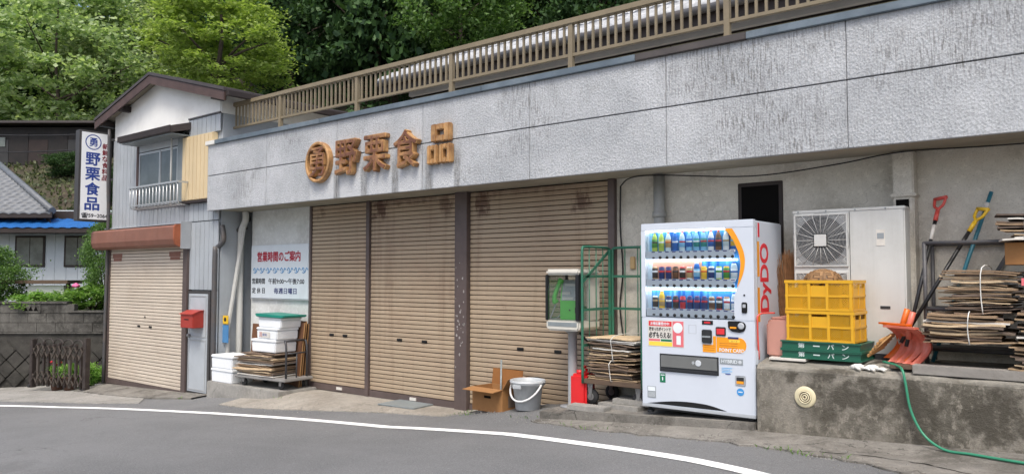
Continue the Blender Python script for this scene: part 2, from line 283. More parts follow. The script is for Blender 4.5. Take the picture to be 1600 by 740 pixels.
# ------------------------------------------------------------------ geometry helpers
ORG = {}
def V(*a): return Vector(a)
def unit_prism(poly, d0, d1, axis='y'):
    pass
class MB:
    def __init__(s): s.v = []; s.f = []; s.mi = []; s.sm = []; s.k = 0
    def add(s, vs, fs, smooth=False):
        o = len(s.v); s.v += [tuple(v) for v in vs]
        for f in fs: s.f.append([i+o for i in f]); s.mi.append(s.k); s.sm.append(smooth)
        return s
    def box(s, x0, x1, y0, y1, z0, z1, rot=None, piv=None):
        vs = [Vector((x, y, z)) for x in (x0, x1) for y in (y0, y1) for z in (z0, z1)]
        if rot is not None:
            m = Euler(rot).to_matrix(); p = Vector(piv) if piv is not None else Vector(((x0+x1)/2, (y0+y1)/2, (z0+z1)/2))
            vs = [m @ (v-p)+p for v in vs]
        return s.add(vs, [(0, 1, 3, 2), (4, 6, 7, 5), (0, 4, 5, 1), (2, 3, 7, 6), (0, 2, 6, 4), (1, 5, 7, 3)])
    def bar(s, p, q, w, h=None, up=(0, 0, 1)):
        p, q = Vector(p), Vector(q); h = h or w; d = (q-p).normalized(); u = Vector(up)
        if abs(d.dot(u)) > .98: u = Vector((0, 1, 0))
        a = d.cross(u).normalized()*w/2; b = a.cross(d).normalized()*h/2
        vs = [e+i*a+j*b for e in (p, q) for i, j in ((-1, -1), (1, -1), (1, 1), (-1, 1))]
        return s.add(vs, [(3, 2, 1, 0), (4, 5, 6, 7), (0, 1, 5, 4), (1, 2, 6, 5), (2, 3, 7, 6), (3, 0, 4, 7)])
    def tube(s, pts, r, n=8, closed=False):
        pts = [Vector(p) for p in pts]; N = len(pts); rs = r if hasattr(r, '__len__') else [r]*N
        up = None; vs = []
        for i, p in enumerate(pts):
            a = pts[(i-1) % N] if (closed or i > 0) else p; b = pts[(i+1) % N] if (closed or i < N-1) else p
            d = (b-a).normalized()
            if up is None:
                up = Vector((0, 0, 1)) if abs(d.z) < .9 else Vector((1, 0, 0))
            e = d.cross(up)
            if e.length < 1e-6: e = d.orthogonal()
            e.normalize(); up = e.cross(d).normalized()
            for k in range(n):
                t = 2*math.pi*k/n; vs.append(p+(e*math.cos(t)+up*math.sin(t))*rs[i])
        fs = []
        for i in range(N if closed else N-1):
            j = (i+1) % N
            for k in range(n): fs.append((i*n+k, i*n+(k+1) % n, j*n+(k+1) % n, j*n+k))
        s.add(vs, fs, True)
        if not closed:
            o = len(s.v)-len(vs); s.add([], [])
            s.f.append([o+k for k in reversed(range(n))]); s.f.append([o+(N-1)*n+k for k in range(n)]); s.mi += [s.k]*2; s.sm += [False]*2
        return s
    def lathe(s, prof, c=(0, 0, 0), n=16, axis='z', smooth=True):
        vs = []
        for r, z in prof:
            for k in range(n):
                t = 2*math.pi*k/n; x, y = r*math.cos(t), r*math.sin(t)
                p = (x, y, z) if axis == 'z' else ((x, -z, y) if axis == 'y' else (z, x, y))
                vs.append((p[0]+c[0], p[1]+c[1], p[2]+c[2]))
        fs = [(i*n+k, i*n+(k+1) % n, (i+1)*n+(k+1) % n, (i+1)*n+k) for i in range(len(prof)-1) for k in range(n)]
        s.add(vs, fs, smooth); o = len(s.v)-len(vs)
        s.f.append([o+k for k in reversed(range(n))]); s.f.append([o+(len(prof)-1)*n+k for k in range(n)]); s.mi += [s.k]*2; s.sm += [False]*2
        return s
    def prism(s, poly, a, b, axis='y'):
        """poly in the plane across the axis: 'y' -> (x,z), 'x' -> (y,z), 'z' -> (x,y)"""
        def P(u, v, d): return (u, d, v) if axis == 'y' else ((d, u, v) if axis == 'x' else (u, v, d))
        n = len(poly)
        if axis == 'y': poly = poly[::-1]
        ar = sum(poly[i][0]*poly[(i+1) % n][1]-poly[(i+1) % n][0]*poly[i][1] for i in range(n))
        vs = [P(u, v, a) for u, v in poly]+[P(u, v, b) for u, v in poly]
        fs = [list(reversed(range(n))), list(range(n, 2*n))]+[(i, (i+1) % n, n+(i+1) % n, n+i) for i in range(n)]
        s.add(vs, fs); s._fix = True
        return s
    def mesh(s, name, mats, org=None, bevel=0, fix=False):
        me = bpy.data.meshes.new(name)
        vs = s.v if org is None else [(v[0]-org[0], v[1]-org[1], v[2]-org[2]) for v in s.v]
        me.from_pydata(vs, [], s.f)
        for m in (mats if isinstance(mats, (list, tuple)) else [mats]): me.materials.append(M[m])
        me.polygons.foreach_set('material_index', s.mi); me.polygons.foreach_set('use_smooth', s.sm)
        if bevel or fix or getattr(s, '_fix', False):
            bm = bmesh.new(); bm.from_mesh(me); bmesh.ops.recalc_face_normals(bm, faces=bm.faces)
            if bevel:
                es = [e for e in bm.edges if len(e.link_faces) == 2 and e.calc_face_angle(0) > .6]
                bmesh.ops.bevel(bm, geom=es, offset=bevel, segments=2, affect='EDGES', clamp_overlap=True)
            bm.to_mesh(me); bm.free()
        me.update(); return me
    def build(s, name, mats, parent=None, bevel=0, local=False, fix=False):
        o = None if (parent is None or local) else root_org(parent)
        return link(name, s.mesh(name, mats, o, bevel, fix), parent)
def root_org(o):
    while o.parent: o = o.parent
    return ORG.get(o.name)
def link(name, me, parent=None, loc=None):
    o = bpy.data.objects.new(name, me); COL.objects.link(o)
    if parent is not None: o.parent = parent
    if loc is not None: o.location = loc
    return o
def tag(o, label, cat, group=None):
    o['label'] = label; o['category'] = cat
    if group: o['group'] = group
    return o
def thing(name, label, cat, loc=(0, 0, 0), rz=0, group=None):
    o = bpy.data.objects.new(name, None); COL.objects.link(o); o.location = loc; o.rotation_euler = (0, 0, rz); o.empty_display_size = .1
    ORG[o.name] = Vector(loc); return tag(o, label, cat, group)
def struct(o): o['kind'] = 'structure'; return o
def stuff(o): o['kind'] = 'stuff'; return o
def one(name, mb, mats, label, cat, org, group=None, bevel=0):
    """a thing that is one mesh, origin at its base"""
    o = link(name, mb.mesh(name, mats, Vector(org), bevel), None, org); ORG[o.name] = Vector(org); return tag(o, label, cat, group)
def quickpart(name, m, parent, *b, bevel=0): return MB().box(*b).build(name, m, parent, bevel)
def text(body, w, h, ext=.001, bold=0., face='y', c=(0, 0, 0), keep=False):
    """mesh of the lettering, fitted to w x h, centred at c; face 'y' looks to -Y, 'x' looks to +X"""
    cu = bpy.data.curves.new('lettering', 'FONT'); cu.body = body; cu.extrude = ext; cu.resolution_u = 3
    o = bpy.data.objects.new('lettering', cu); COL.objects.link(o); bpy.context.view_layer.update()
    me = bpy.data.meshes.new_from_object(o.evaluated_get(bpy.context.evaluated_depsgraph_get()))
    bpy.data.objects.remove(o); bpy.data.curves.remove(cu)
    a = np.zeros(len(me.vertices)*3); me.vertices.foreach_get('co', a); a = a.reshape(-1, 3)
    lo, hi = a.min(0), a.max(0); sx, sy = w/(hi[0]-lo[0]), h/(hi[1]-lo[1])
    if keep: sx = sy = min(sx, sy)
    x = (a[:, 0]-(lo[0]+hi[0])/2)*sx; y = (a[:, 1]-(lo[1]+hi[1])/2)*sy; z = a[:, 2]
    b = np.stack([x, -z, y] if face == 'y' else [z, x, y] if face == 'x' else [-y*0+z, -y, x], 1)+np.array(c)
    fs = [tuple(p.vertices) for p in me.polygons]; bpy.data.meshes.remove(me); nv = len(b); e = bold*h
    sh = [(0, 0)]+([(e*math.cos(q_*math.pi/4), e*math.sin(q_*math.pi/4)) for q_ in range(8)] if bold else [])
    vv, ff = [], []
    for i, (du, dv) in enumerate(sh):
        dd = i*.00006
        off = np.array([du, -dd, dv] if face == 'y' else [dd, du, dv]); vv.append(b+off); ff += [tuple(j+i*nv for j in f) for f in fs]
    me = bpy.data.meshes.new('lettering'); me.from_pydata(np.concatenate(vv).tolist(), [], ff); me.update(); return me
def lettering(name, parent, m, *a, **k):
    me = text(*a, **k); me.materials.append(M[m]); o = root_org(parent)
    if o is not None: me.transform(Matrix.Translation(-o))
    return link(name, me, parent)

# ------------------------------------------------------------------ ground
RX = [(-60, -3.0), (-30, -1.6), (-20, -1.1), (-17, -.98), (-14, -.85), (-10.2, -.60), (-6.8, -.42), (-4.8, -.22), (-2.6, -.06), (-.6, .03), (3, .15), (40, 1.5)]
BX = [(-60, -2.8), (-30, -1.5), (-20, -1.05), (-17, -.95), (-16, -.83), (-13.1, -.73), (-12.2, -.69), (-11.5, -.6), (-10.35, -.52), (-9.95, -.44), (-6.76, -.42), (-6.0, -.27), (-5.4, -.185), (-4.8, -.14), (-4, -.08), (-2.6, .0), (-.6, .075), (3, .2), (40, 1.6)]
def il(T, x): return float(np.interp(x, [a for a, b in T], [b for a, b in T]))
def g(x, y):
    t = min(1, max(0, (y-6.25)/.95)); t = t*t*(3-2*t); return il(RX, x)*(1-t)+il(BX, x)*t
xs = sorted(set([-300, -150, -80, -50, -35, -27]+[round(-22+.25*i, 2) for i in range(112)]+[8, 12, 20, 40, 90, 200, 300]))
ys = sorted(set([-300, -120, -50, -20, -8, -2]+[round(.5*i, 2) for i in range(11)]+[round(5+.15*i, 2) for i in range(24)]+[9, 10, 12, 16, 25, 60, 150, 300]))
mb = MB(); nx = len(xs)
mb.add([(x, y, g(x, y)) for y in ys for x in xs], [(j*nx+i, j*nx+i+1, (j+1)*nx+i+1, (j+1)*nx+i) for j in range(len(ys)-1) for i in range(nx-1)], True)
struct(mb.build('road', 'asphalt'))
def sheet(name, m, front, back, lift, n=5, jit=0):
    """a thin slab laid on the ground between two matching edge lines, with a real rim"""
    rng = random.Random(name); mb = MB(); k = len(front); P = []
    for (a, b), (c, d) in zip(front, back):
        row = []
        for j in range(n+1):
            t = j/n; x, y = a+(c-a)*t, b+(d-b)*t
            if j == 0: x += rng.uniform(-jit, jit); y += rng.uniform(-jit, jit)
            row.append((x, y, g(x, y)+lift))
        P.append((row[0][0], row[0][1]-.004, row[0][2]-.06)); P += row
    q = n+2
    mb.add(P, [(i*q+j, (i+1)*q+j, (i+1)*q+j+1, i*q+j+1) for i in range(k-1) for j in range(n+1)])
    return struct(mb.build(name, m))
def dense(pts, step=.12):
    out = []
    for a, b in zip(pts, pts[1:]):
        n = max(1, int(math.dist(a, b)/step))
        out += [tuple(a[k]+(b[k]-a[k])*i/n for k in range(len(a))) for i in range(n)]
    return out+[tuple(pts[-1])]
LINE = [(3.5, 1.6), (1, 3.4), (-.6, 4.55), (-1.81, 5.2), (-2.5, 5.47), (-3.36, 5.71), (-4.56, 5.95), (-5.5, 6.08), (-6.5, 6.17), (-7.46, 6.17), (-8.65, 6.1), (-10.2, 5.93), (-12.25, 5.71), (-13.9, 5.42), (-15.35, 4.97), (-17.5, 4.1), (-20, 2.6), (-24, -.5)]
def catmull(P, n=8):
    out = []
    for i in range(len(P)-1):
        p = [np.array(P[max(0, min(len(P)-1, j))]) for j in (i-1, i, i+1, i+2)]
        for k in range(n):
            t = k/n; out.append(tuple(.5*((2*p[1])+(-p[0]+p[2])*t+(2*p[0]-5*p[1]+4*p[2]-p[3])*t*t+(-p[0]+3*p[1]-3*p[2]+p[3])*t**3)))
    return out+[tuple(P[-1])]
L = catmull(LINE, 12); mb = MB(); vs_ = []
for i, p in enumerate(L):
    a, b = L[max(0, i-1)], L[min(len(L)-1, i+1)]; d = np.array(b)-np.array(a); d = d/np.linalg.norm(d); nrm = np.array([-d[1], d[0]])*.07
    for s_ in (-1, 1): x, y = np.array(p)+s_*nrm; vs_.append((x, y, g(x, y)+.006))
mb.add(vs_, [(2*i, 2*i+2, 2*i+3, 2*i+1) for i in range(len(L)-1)]); struct(mb.build('road_edge_line', 'line_paint', fix=True))
fr = dense([(-10.95, 6.5), (-10.1, 6.42), (-9.26, 6.5), (-8.38, 6.66), (-7.5, 6.87), (-6.9, 7.02), (-6.4, 7.18)])
sheet('shutter_apron', 'apron', fr, [(x, 7.7) for x, y in fr], .012, jit=.012)
fr = dense([(-5.0, 6.62), (-4.3, 6.42), (-3.55, 6.36), (-2.9, 6.29), (-2.3, 6.18), (-1.77, 6.06), (-1.27, 5.82), (-.86, 5.6), (.6, 4.6), (2, 3.7)])
sheet('pavement', 'path_concrete', fr, [(x+.1, 6.95) for x, y in fr], .014, jit=.035)
fr = dense([(-19.5, 4.65), (-17, 5.0), (-15.83, 5.3), (-14.97, 5.6), (-13.67, 5.98), (-12.9, 6.2)])
sheet('footpath', 'kerb_concrete', fr, [(x-1.2, 7.0) for x, y in fr], .01, jit=.01)
fr = dense([(-16.2, 6.5), (-15, 6.5), (-13.6, 6.55), (-12.9, 6.62), (-12.2, 6.75)])
sheet('house_apron', 'path_concrete', fr, [(x, 7.25) for x, y in fr], .03, jit=.02)

rng = random.Random(15); ck = dense([(-2.1, 6.14), (-1.8, 6.2), (-1.5, 6.22), (-1.17, 6.13), (-.95, 6.0), (-.6, 5.85), (-.1, 5.75), (.5, 5.5)], .05); mb = MB(); vs_ = []
for i, (x, y) in enumerate(ck):
    y += rng.gauss(0, .008); w_ = max(.001, rng.gauss(.006, .003)); vs_ += [(x, y-w_, g(x, y-w_)+.0165), (x, y+w_, g(x, y+w_)+.0165)]
mb.add(vs_, [(2*i, 2*i+2, 2*i+3, 2*i+1) for i in range(len(ck)-1)]); mb._fix = True; struct(mb.build('pavement_crack', 'void_dark'))
# hillside behind everything; u across the slope, s up the slope
RV, FV = Vector((.7815, .624, 0)), Vector((-.624, .7815, 0))
def us(u, s, z=0): p = RV*u+FV*s; return Vector((p.x, p.y, z))
def hill(u, s):
    left = min(1, max(0, (-.36-u/max(s, 1))/.1))
    k2 = .72*(1-left)+.34*left
    z = .3+.65*max(0, min(s, 34)-24)+k2*max(0, s-34)
    return z+.5*math.sin(u*.31+s*.2)*math.sin(s*.27)*min(1, max(0, (s-24)/6))
mb = MB(); us_ = [-90+4*i for i in range(46)]; ss = [22, 24, 25, 26, 27, 28, 30, 32, 34, 36, 39, 42, 46, 50, 55, 60, 68, 76, 90, 110]
mb.add([us(u, s, hill(u, s) if s > 22 else -3) for s in ss for u in us_], [(j*46+i, j*46+i+1, (j+1)*46+i+1, (j+1)*46+i) for j in range(len(ss)-1) for i in range(45)], True)
struct(mb.build('hillside', 'soil'))
# loose grit along the edges of the paving
rng = random.Random(21); mb = MB()
for i in range(900):
    x = rng.uniform(-11, .5); e = float(np.interp(x, [-11, -9.3, -7.5, -6.4, -5, -3.5, -2.3, -1.3, .5], [6.45, 6.5, 6.85, 7.1, 6.62, 6.36, 6.18, 5.82, 4.7])); y = e+rng.gauss(0, .08)+(rng.uniform(0, .4) if rng.random() < .4 else 0)
    r_ = rng.uniform(.003, .011); z = g(x, y)+.012; mb.add([(x-r_, y, z), (x+r_*.6, y-r_, z), (x+r_*.5, y+r_*.9, z), (x, y, z+r_*1.1)], [(0, 1, 3), (1, 2, 3), (2, 0, 3)])
o = mb.build('grit', 'block_concrete'); stuff(o); o['label'] = 'loose grit scattered along the pavement edge'; o['category'] = 'grit'
# ------------------------------------------------------------------ shop building
YW, YF = 7.6, 6.95
shop = thing('shop_building', 'long grey rendered shop with three brown roller shutters and roof terrace', 'building', (-6, YW, -.45))
q = quickpart
wall = MB()
MB().box(-11.84, -10.2, YW, YW+.2, -.6, 2.47).build('painted_wall', 'wall_paint', shop); wall.box(-4.53, 3.5, YW, YW+.2, -.2, 2.47)
wall.box(-10.2, -4.53, YW+.18, YW+.3, -.6, 2.47); wall.box(-11.84, -11.64, YW+.2, 13, -.8, 3.4)
wall.build('wall', 'stucco_white', shop)
q('soffit', 'soffit', shop, -12.19, 3.5, YF+.03, YW+.1, 2.455, 2.55)
q('roof_slab', 'kerb_concrete', shop, -12.17, 3.5, YF+.05, 14, 2.6, 3.47)
q('fascia_backing', 'dark_frame', shop, -12.18, 3.5, YF+.012, YF+.05, 2.46, 3.56)
J = [-12.2+1.727*i for i in range(10)]
for i in range(9):
    for z0, z1 in ((2.445, 3.034), (3.045, 3.56)):
        x1 = min(J[i+1]-.003, 3.5)
        q('fascia_panel', 'fascia', shop, J[i]+.003, x1, YF, YF+.05, z0, z1, bevel=.004)
q('fascia_return', 'fascia', shop, -12.2, -12.181, YF+.051, YW+.4, 2.45, 3.55)
# coping flashing in sheet lengths
for a, b, m in ((-12.24, -11.95, 'coping_white'), (-11.948, -9.1, 'coping'), (-9.097, -6.0, 'coping'), (-5.998, -3.9, 'coping'), (-3.898, -2.72, 'coping_dark'), (-2.718, -.5, 'coping'), (-.498, 3.5, 'coping')):
    q('coping', m, shop, a, b, YF-.035, YF+.2, 3.56, 3.632, bevel=.006)
# roller shutters
PITCH = .0615
def slat_mesh(name, wd, m):
    p = [(0, 0), (.009, .002), (.0135, .006), (.0145, .028), (.0125, .05), (.008, .0535), (0, .055)]
    mb = MB(); n = len(p)
    mb.add([(x, -a, z) for x in (0, wd) for a, z in p], [(i, i+1, n+i+1, n+i) for i in range(n-1)], False)
    return mb.mesh(name, m, fix=False)
srng = random.Random(77)
def shutter(parent, x0, x1, y, z0, z1, m, bar_m, locks):
    sh = MB().box(x0, x1, y+.006, y+.02, z0-.02, z1).build('shutter', 'void_dark', parent)
    me = slat_mesh('slat', x1-x0-.01, m); o = root_org(parent); z = z0+.09
    while z < z1-.01:
        so_ = link('slat', me, sh, (x0+.005-o.x, y-o.y+srng.uniform(-.0012, .0012), z-o.z)); so_.rotation_euler = (srng.gauss(0, .02), srng.gauss(0, .0004), srng.gauss(0, .0004)); z += PITCH
    bt = MB().box(x0+.004, x1-.004, y-.03, y+.005, z0-.01, z0+.085); bt.build('bottom_bar', bar_m, sh, bevel=.005)
    for lx, lz in locks:
        MB().box(lx-.05, lx+.05, y-.026, y+.002, lz, lz+.035).build('lock_slot', 'vm_black', sh, bevel=.004)
    return sh
shutter(shop, -10.14, -8.81, YW, -.41, 2.45, 'shutter', 'post_brown', [(-9.62, .42), (-9.3, .42)])
s2 = shutter(shop, -8.73, -6.985, YW, -.41, 2.45, 'shutter', 'post_brown', [(-8.1, .42), (-7.6, .42)])
s3 = shutter(shop, -6.765, -4.62, YW, -.41, 2.45, 'shutter', 'post_brown', [(-5.92, .42), (-5.35, .42)])
for x in (-9.4, -7.8): q('floor_lock', 'card_white', shop, x-.06, x+.06, YW-.045, YW-.031, -.385, -.345)
for a, b, y in ((-10.2, -10.141, 7.57), (-8.809, -8.731, 7.55), (-6.984, -6.766, 7.52), (-4.619, -4.53, 7.54)):
    q('shutter_post', 'post_brown', shop, a, b, y, YW+.15, -.46, 2.455, bevel=.004)
# flaked paint on the wide post
rng = random.Random(3); mb = MB()
for i in range(30):
    x, z = rng.uniform(-6.97, -6.79), rng.gauss(.95, .3); r = rng.uniform(.004, .016)
    pts = [(x+r*rng.uniform(.5, 1.2)*math.cos(a), z+1.6*r*rng.uniform(.5, 1.2)*math.sin(a)) for a in [k*math.pi/3.5 for k in range(7)]]
    pts = [(min(-6.772, max(-6.98, a)), b) for a, b in pts]; mb.prism(pts, 7.5165, 7.5195)
stuff(mb.build('paint_flakes', 'post_peel', shop))
# pipes, dark vent window and the cable under the soffit
MB().tube([(-3.95, 7.52, 2.5), (-3.95, 7.52, 1.2)], .062, 14).lathe([(.075, 1.98), (.075, 2.04)], (-3.95, 7.52, 0), 14).build('downpipe', 'pipe_grey', shop)
dp = MB().box(-1.6, -1.43, 7.44, YW+.01, .5, 2.455).build('pipe_casing', 'stucco_white', shop, bevel=.012)
MB().box(-1.575, -1.47, 7.435, 7.45, 1.93, 2.02).build('casing_gap', 'void_dark', dp)
MB().box(-1.62, -1.41, 7.42, YW, 2.04, 2.075).build('casing_collar', 'stucco_white', dp, bevel=.008)
wv = MB().box(-3.09, -2.63, YW-.012, YW+.02, 1.5, 2.29).build('vent_window', 'brown_dark', shop, bevel=.006)
MB().box(-3.05, -2.67, YW-.016, YW-.011, 1.54, 2.25).build('pane', 'void_dark', wv)  # black sheet painted in place of the opening's unlit inside
cb = [(-4.45, 7.55, 2.36), (-4.3, 7.52, 2.44), (-3.9, 7.45, 2.43), (-2.9, 7.46, 2.34), (-2.1, 7.45, 2.38), (-1.5, 7.42, 2.44), (-.7, 7.43, 2.42), (1.5, 7.44, 2.4)]
MB().tube(catmull(cb, 6), .007, 6).build('cable', 'cable', shop)
MB().tube(catmull([(-4.45, 7.55, 2.36), (-4.47, 7.57, 1.9), (-4.44, 7.57, 1.4), (-4.48, 7.57, 1.0), (-4.43, 7.57, .6)], 6), .009, 6).build('cable', 'cable', shop)
MB().box(-4.35, -4.29, 7.57, 7.6, 1.42, 1.56).build('switch_box', 'b_tan', shop, bevel=.006)
# alley on the left: pale back wall and pipe runs
q('alley_wall', 'alu_door', shop, -12.3, -11.85, 9.0, 9.1, -.8, 2.6)
MB().tube(catmull([(-11.9, 7.5, 2.45), (-11.9, 7.5, 2.3), (-11.98, 7.48, 2.12), (-12.0, 7.48, 1.8), (-12.0, 7.48, -.42)], 5), .055, 12).build('downpipe', 'pipe_white', shop)
MB().tube(catmull([(-12.55, 7.5, 2.1), (-12.3, 7.45, 2.12), (-12.05, 7.48, 2.14), (-11.95, 7.55, 2.2)], 5), .05, 10).build('drain_pipe', 'pipe_dark', shop)
MB().tube(catmull([(-12.05, 7.6, 2.42), (-12.15, 7.7, 2.3), (-12.5, 7.8, 2.3)], 5), .06, 10).build('drain_pipe', 'pipe_dark', shop)

# raised shop lettering
sign = thing('fascia_lettering', 'raised bronze shop name characters with round mark on the grey fascia', 'sign', (-7.9, YF, 2.7))
def letter(ch, x0, x1, z0, z1, y=6.9, bold=.024):
    o = lettering('sign_character', sign, 'letter', ch, x1-x0-.02, z1-z0-.02, .04, bold, 'y', ((x0+x1)/2, y+.005, (z0+z1)/2))
    lettering('weathered_face', o, 'letter_face', ch, x1-x0-.03, z1-z0-.03, .004, .006, 'y', ((x0+x1)/2, y-.0385, (z0+z1)/2))
for ch, x0, x1 in (('野', -8.69, -8.21), ('栗', -8.08, -7.62), ('食', -7.48, -7.03)): letter(ch, x0, x1, 2.745, 3.245)
lettering('sign_character', sign, 'letter', '勇', .36, .42, .04, .016, 'y', (-9.1, 6.905, 2.985)); lettering('weathered_face', sign.children[-1], 'letter_face', '勇', .355, .415, .004, .002, 'y', (-9.1, 6.8615, 2.985))
ring = MB(); n = 40
def ringprof(mb, cx, cz, rx, rz, wd, y0, y1):
    vs = []; 
    for k in range(n):
        a = 2*math.pi*k/n
        for r, y in ((-wd/2, y1), (-wd/2, y0+.008), (-wd/4, y0), (wd/4, y0), (wd/2, y0+.008), (wd/2, y1)):
            vs.append((cx+(rx+r)*math.cos(a), y, cz+(rz+r)*math.sin(a)))
    mb.add(vs, [(k*6+j, k*6+j+1, ((k+1) % n)*6+j+1, ((k+1) % n)*6+j) for k in range(n) for j in range(5)], False); mb._fix = True
ringprof(ring, -9.1, 2.985, .255, .275, .045, 6.865, 6.95); ring.build('sign_ring', 'letter', sign)
def boxring(mb, x0, x1, z0, z1, wd, wz, y0, y1):
    mb.box(x0, x0+wd, y0, y1, z0, z1); mb.box(x1-wd, x1, y0, y1, z0, z1); mb.box(x0+wd, x1-wd, y0+.001, y1, z0, z0+wz); mb.box(x0+wd, x1-wd, y0+.001, y1, z1-wz, z1)
mb = MB(); boxring(mb, -6.80, -6.48, 3.02, 3.245, .095, .08, 6.865, 6.95); boxring(mb, -6.87, -6.685, 2.745, 2.985, .062, .07, 6.866, 6.95); boxring(mb, -6.66, -6.46, 2.745, 2.985, .065, .07, 6.866, 6.95)
mb.build('sign_character', 'letter', sign, bevel=.012)

# opening-hours board
bd = thing('hours_board', 'pale opening hours board with red heading hung on the white wall', 'sign', (-10.97, 7.56, .98))
MB().box(-11.79, -10.19, 7.555, 7.6, .965, 1.86).build('board', 'board_white', bd, bevel=.006)
MB().box(-11.80, -10.18, 7.56, 7.6, .945, .963).build('lower_frame', 'alu', bd)
tx = dict(ext=.0008, bold=.032, face='y')
lettering('heading', bd, 'ink_red', '営業時間のご案内', 1.2, .165, c=(-11.0, 7.5535, 1.665), **tx)
lettering('hours_text', bd, 'ink_black', '営業時間', .37, .095, .0008, .018, 'y', (-11.56, 7.5535, 1.255))
lettering('hours_text', bd, 'ink_black', '午前9:00～午後7:00', .98, .095, .0008, .018, 'y', (-10.78, 7.5535, 1.255))
lettering('hours_text', bd, 'ink_black', '定 休 日', .37, .095, .0008, .018, 'y', (-11.56, 7.5535, 1.095))
lettering('hours_text', bd, 'ink_navy', '毎週日曜日', .62, .095, .0008, .018, 'y', (-10.8, 7.5535, 1.095))
mb = MB()
for i in range(8):
    x = -11.72+i*.195
    mb.tube(catmull([(x, 7.5535, 1.43), (x+.03, 7.5535, 1.475), (x+.06, 7.5535, 1.45), (x+.05, 7.5535, 1.42), (x+.09, 7.5535, 1.41), (x+.12, 7.5535, 1.47), (x+.16, 7.5535, 1.44)], 3), .0085, 5)
    mb.tube(catmull([(x+.01, 7.5535, 1.4), (x+.06, 7.5535, 1.39), (x+.1, 7.5535, 1.43)], 3), .007, 5)
mb.build('wave_border', 'ink_ltblue', bd)

# ------------------------------------------------------------------ terrace railing
rl = thing('terrace_railing', 'beige metal railing with upright bars along the roof terrace edge', 'railing', (-6, 7.35, 3.47))
PX = [-12.6+1.905*i for i in range(9)]
MB().box(PX[0]-.03, PX[-1]+.03, 7.31, 7.39, 4.275, 4.345).build('top_rail', 'rail_beige', rl, bevel=.008)
MB().box(PX[0], PX[-1], 7.33, 7.37, 3.89, 3.93).build('bottom_rail', 'rail_beige', rl, bevel=.004)
bal = MB().box(-.013, .013, -.012, .012, 3.93, 4.275).mesh('baluster', 'rail_beige', (0, 0, 3.47)); pst = MB().box(-.03, .03, -.028, .028, 3.45, 4.274).mesh('post', 'rail_beige', (0, 0, 3.47))
for i, x in enumerate(PX):
    link('post', pst, rl, (x+6, 0, 0))
    if i < 8:
        for k in range(1, 19): link('baluster', bal, rl, (x+1.905*k/19+6, 0, 0))
MB().box(PX[0]-.03, PX[0]+.03, 7.391, 10.4, 4.276, 4.34).build('top_rail', 'rail_beige', rl, bevel=.006)
MB().box(PX[0]-.018, PX[0]+.018, 7.38, 10.4, 3.89, 3.93).build('bottom_rail', 'rail_beige', rl)
for k in range(1, 31):
    link('post' if k % 15 == 0 else 'baluster', pst if k % 15 == 0 else bal, rl, (PX[0]+6, .1*k, 0))

# ------------------------------------------------------------------ tiled house behind the terrace
bh = thing('house_behind_terrace', 'house with pale tiled roof seen through the terrace railing', 'house', (-4, 10.2, 3.45))
mb = MB().box(-10.6, 4, 10.22, 10.4, 3.4, 5.0).box(-10.6, 4, 10.4, 14.4, 3.4, 5.4); mb.build('wall', 'brown_dark', bh)
for i in range(16):
    x = -10.6+i*.91
    q('siding_panel', 'olive_siding', bh, x+.008, x+.902, 10.19, 10.22, 3.42, 4.72)
q('band_board', 'band_grey', bh, -10.6, 4, 10.12, 10.2, 4.755, 4.88)
q('eave_board', 'brown_dark', bh, -11.0, 4, 9.78, 9.84, 4.77, 5.04); q('soffit', 'brown_dark', bh, -11.0, 4, 9.84, 10.3, 4.93, 4.97)
MB().tube([(-11.0, 9.7, 4.98), (4, 9.7, 4.98)], .06, 10).build('gutter', 'pipe_dark', bh)
def tile_mesh(w, run, k, pitch=.28, course=.26, amp=.035):
    """wavy tile courses over width w; slope runs up y by run with gradient k"""
    mb = MB(); nc = int(w/pitch)*6; rows = int(run/course); vs = []; 
    for r in range(rows):
        for e in (0, 1):
            y = (r+e)*course*1.0; lift = .045 if e == 0 else .0
            for c in range(nc+1):
                x = w*c/nc; ph = (x/pitch) % 1
                h = amp*(1-abs(2*ph-1)**2*1.2)+lift
                vs.append((x, y, y*k+h))
    q_ = nc+1; fs = []
    for r in range(rows):
        a, b = (2*r)*q_, (2*r+1)*q_
        fs += [(a+c, a+c+1, b+c+1, b+c) for c in range(nc)]
        if r < rows-1:
            d = (2*r+2)*q_; fs += [(b+c, b+c+1, d+c+1, d+c) for c in range(nc)]
        if r == 0:
            o = len(vs); vs += [(vs[c][0], vs[c][1], vs[c][2]-.06) for c in range(q_)]; fs0 = [(o+c, o+c+1, c+1, c) for c in range(nc)]
    mb.add(vs, fs+fs0, True); return mb
def place_mesh(name, mb, m, parent, loc, rz=0, flip=False):
    me = mb.mesh(name, m, None); o = root_org(parent) 
    ob = link(name, me, parent, Vector(loc)-o); ob.rotation_euler = (0, 0, rz); return ob
stuff(place_mesh('roof_tiles', tile_mesh(15, 2.1, .5), 'tile_pale', bh, (-11.0, 9.68, 5.02)))
q('ridge', 'tile_roof', bh, -11.0, 4, 11.7, 12.0, 5.98, 6.12, bevel=.04)
MB().tube([(-11, 10.45, 5.53), (4, 10.45, 5.53)], .03, 8).build('snow_guard', 'pipe_dark', bh)

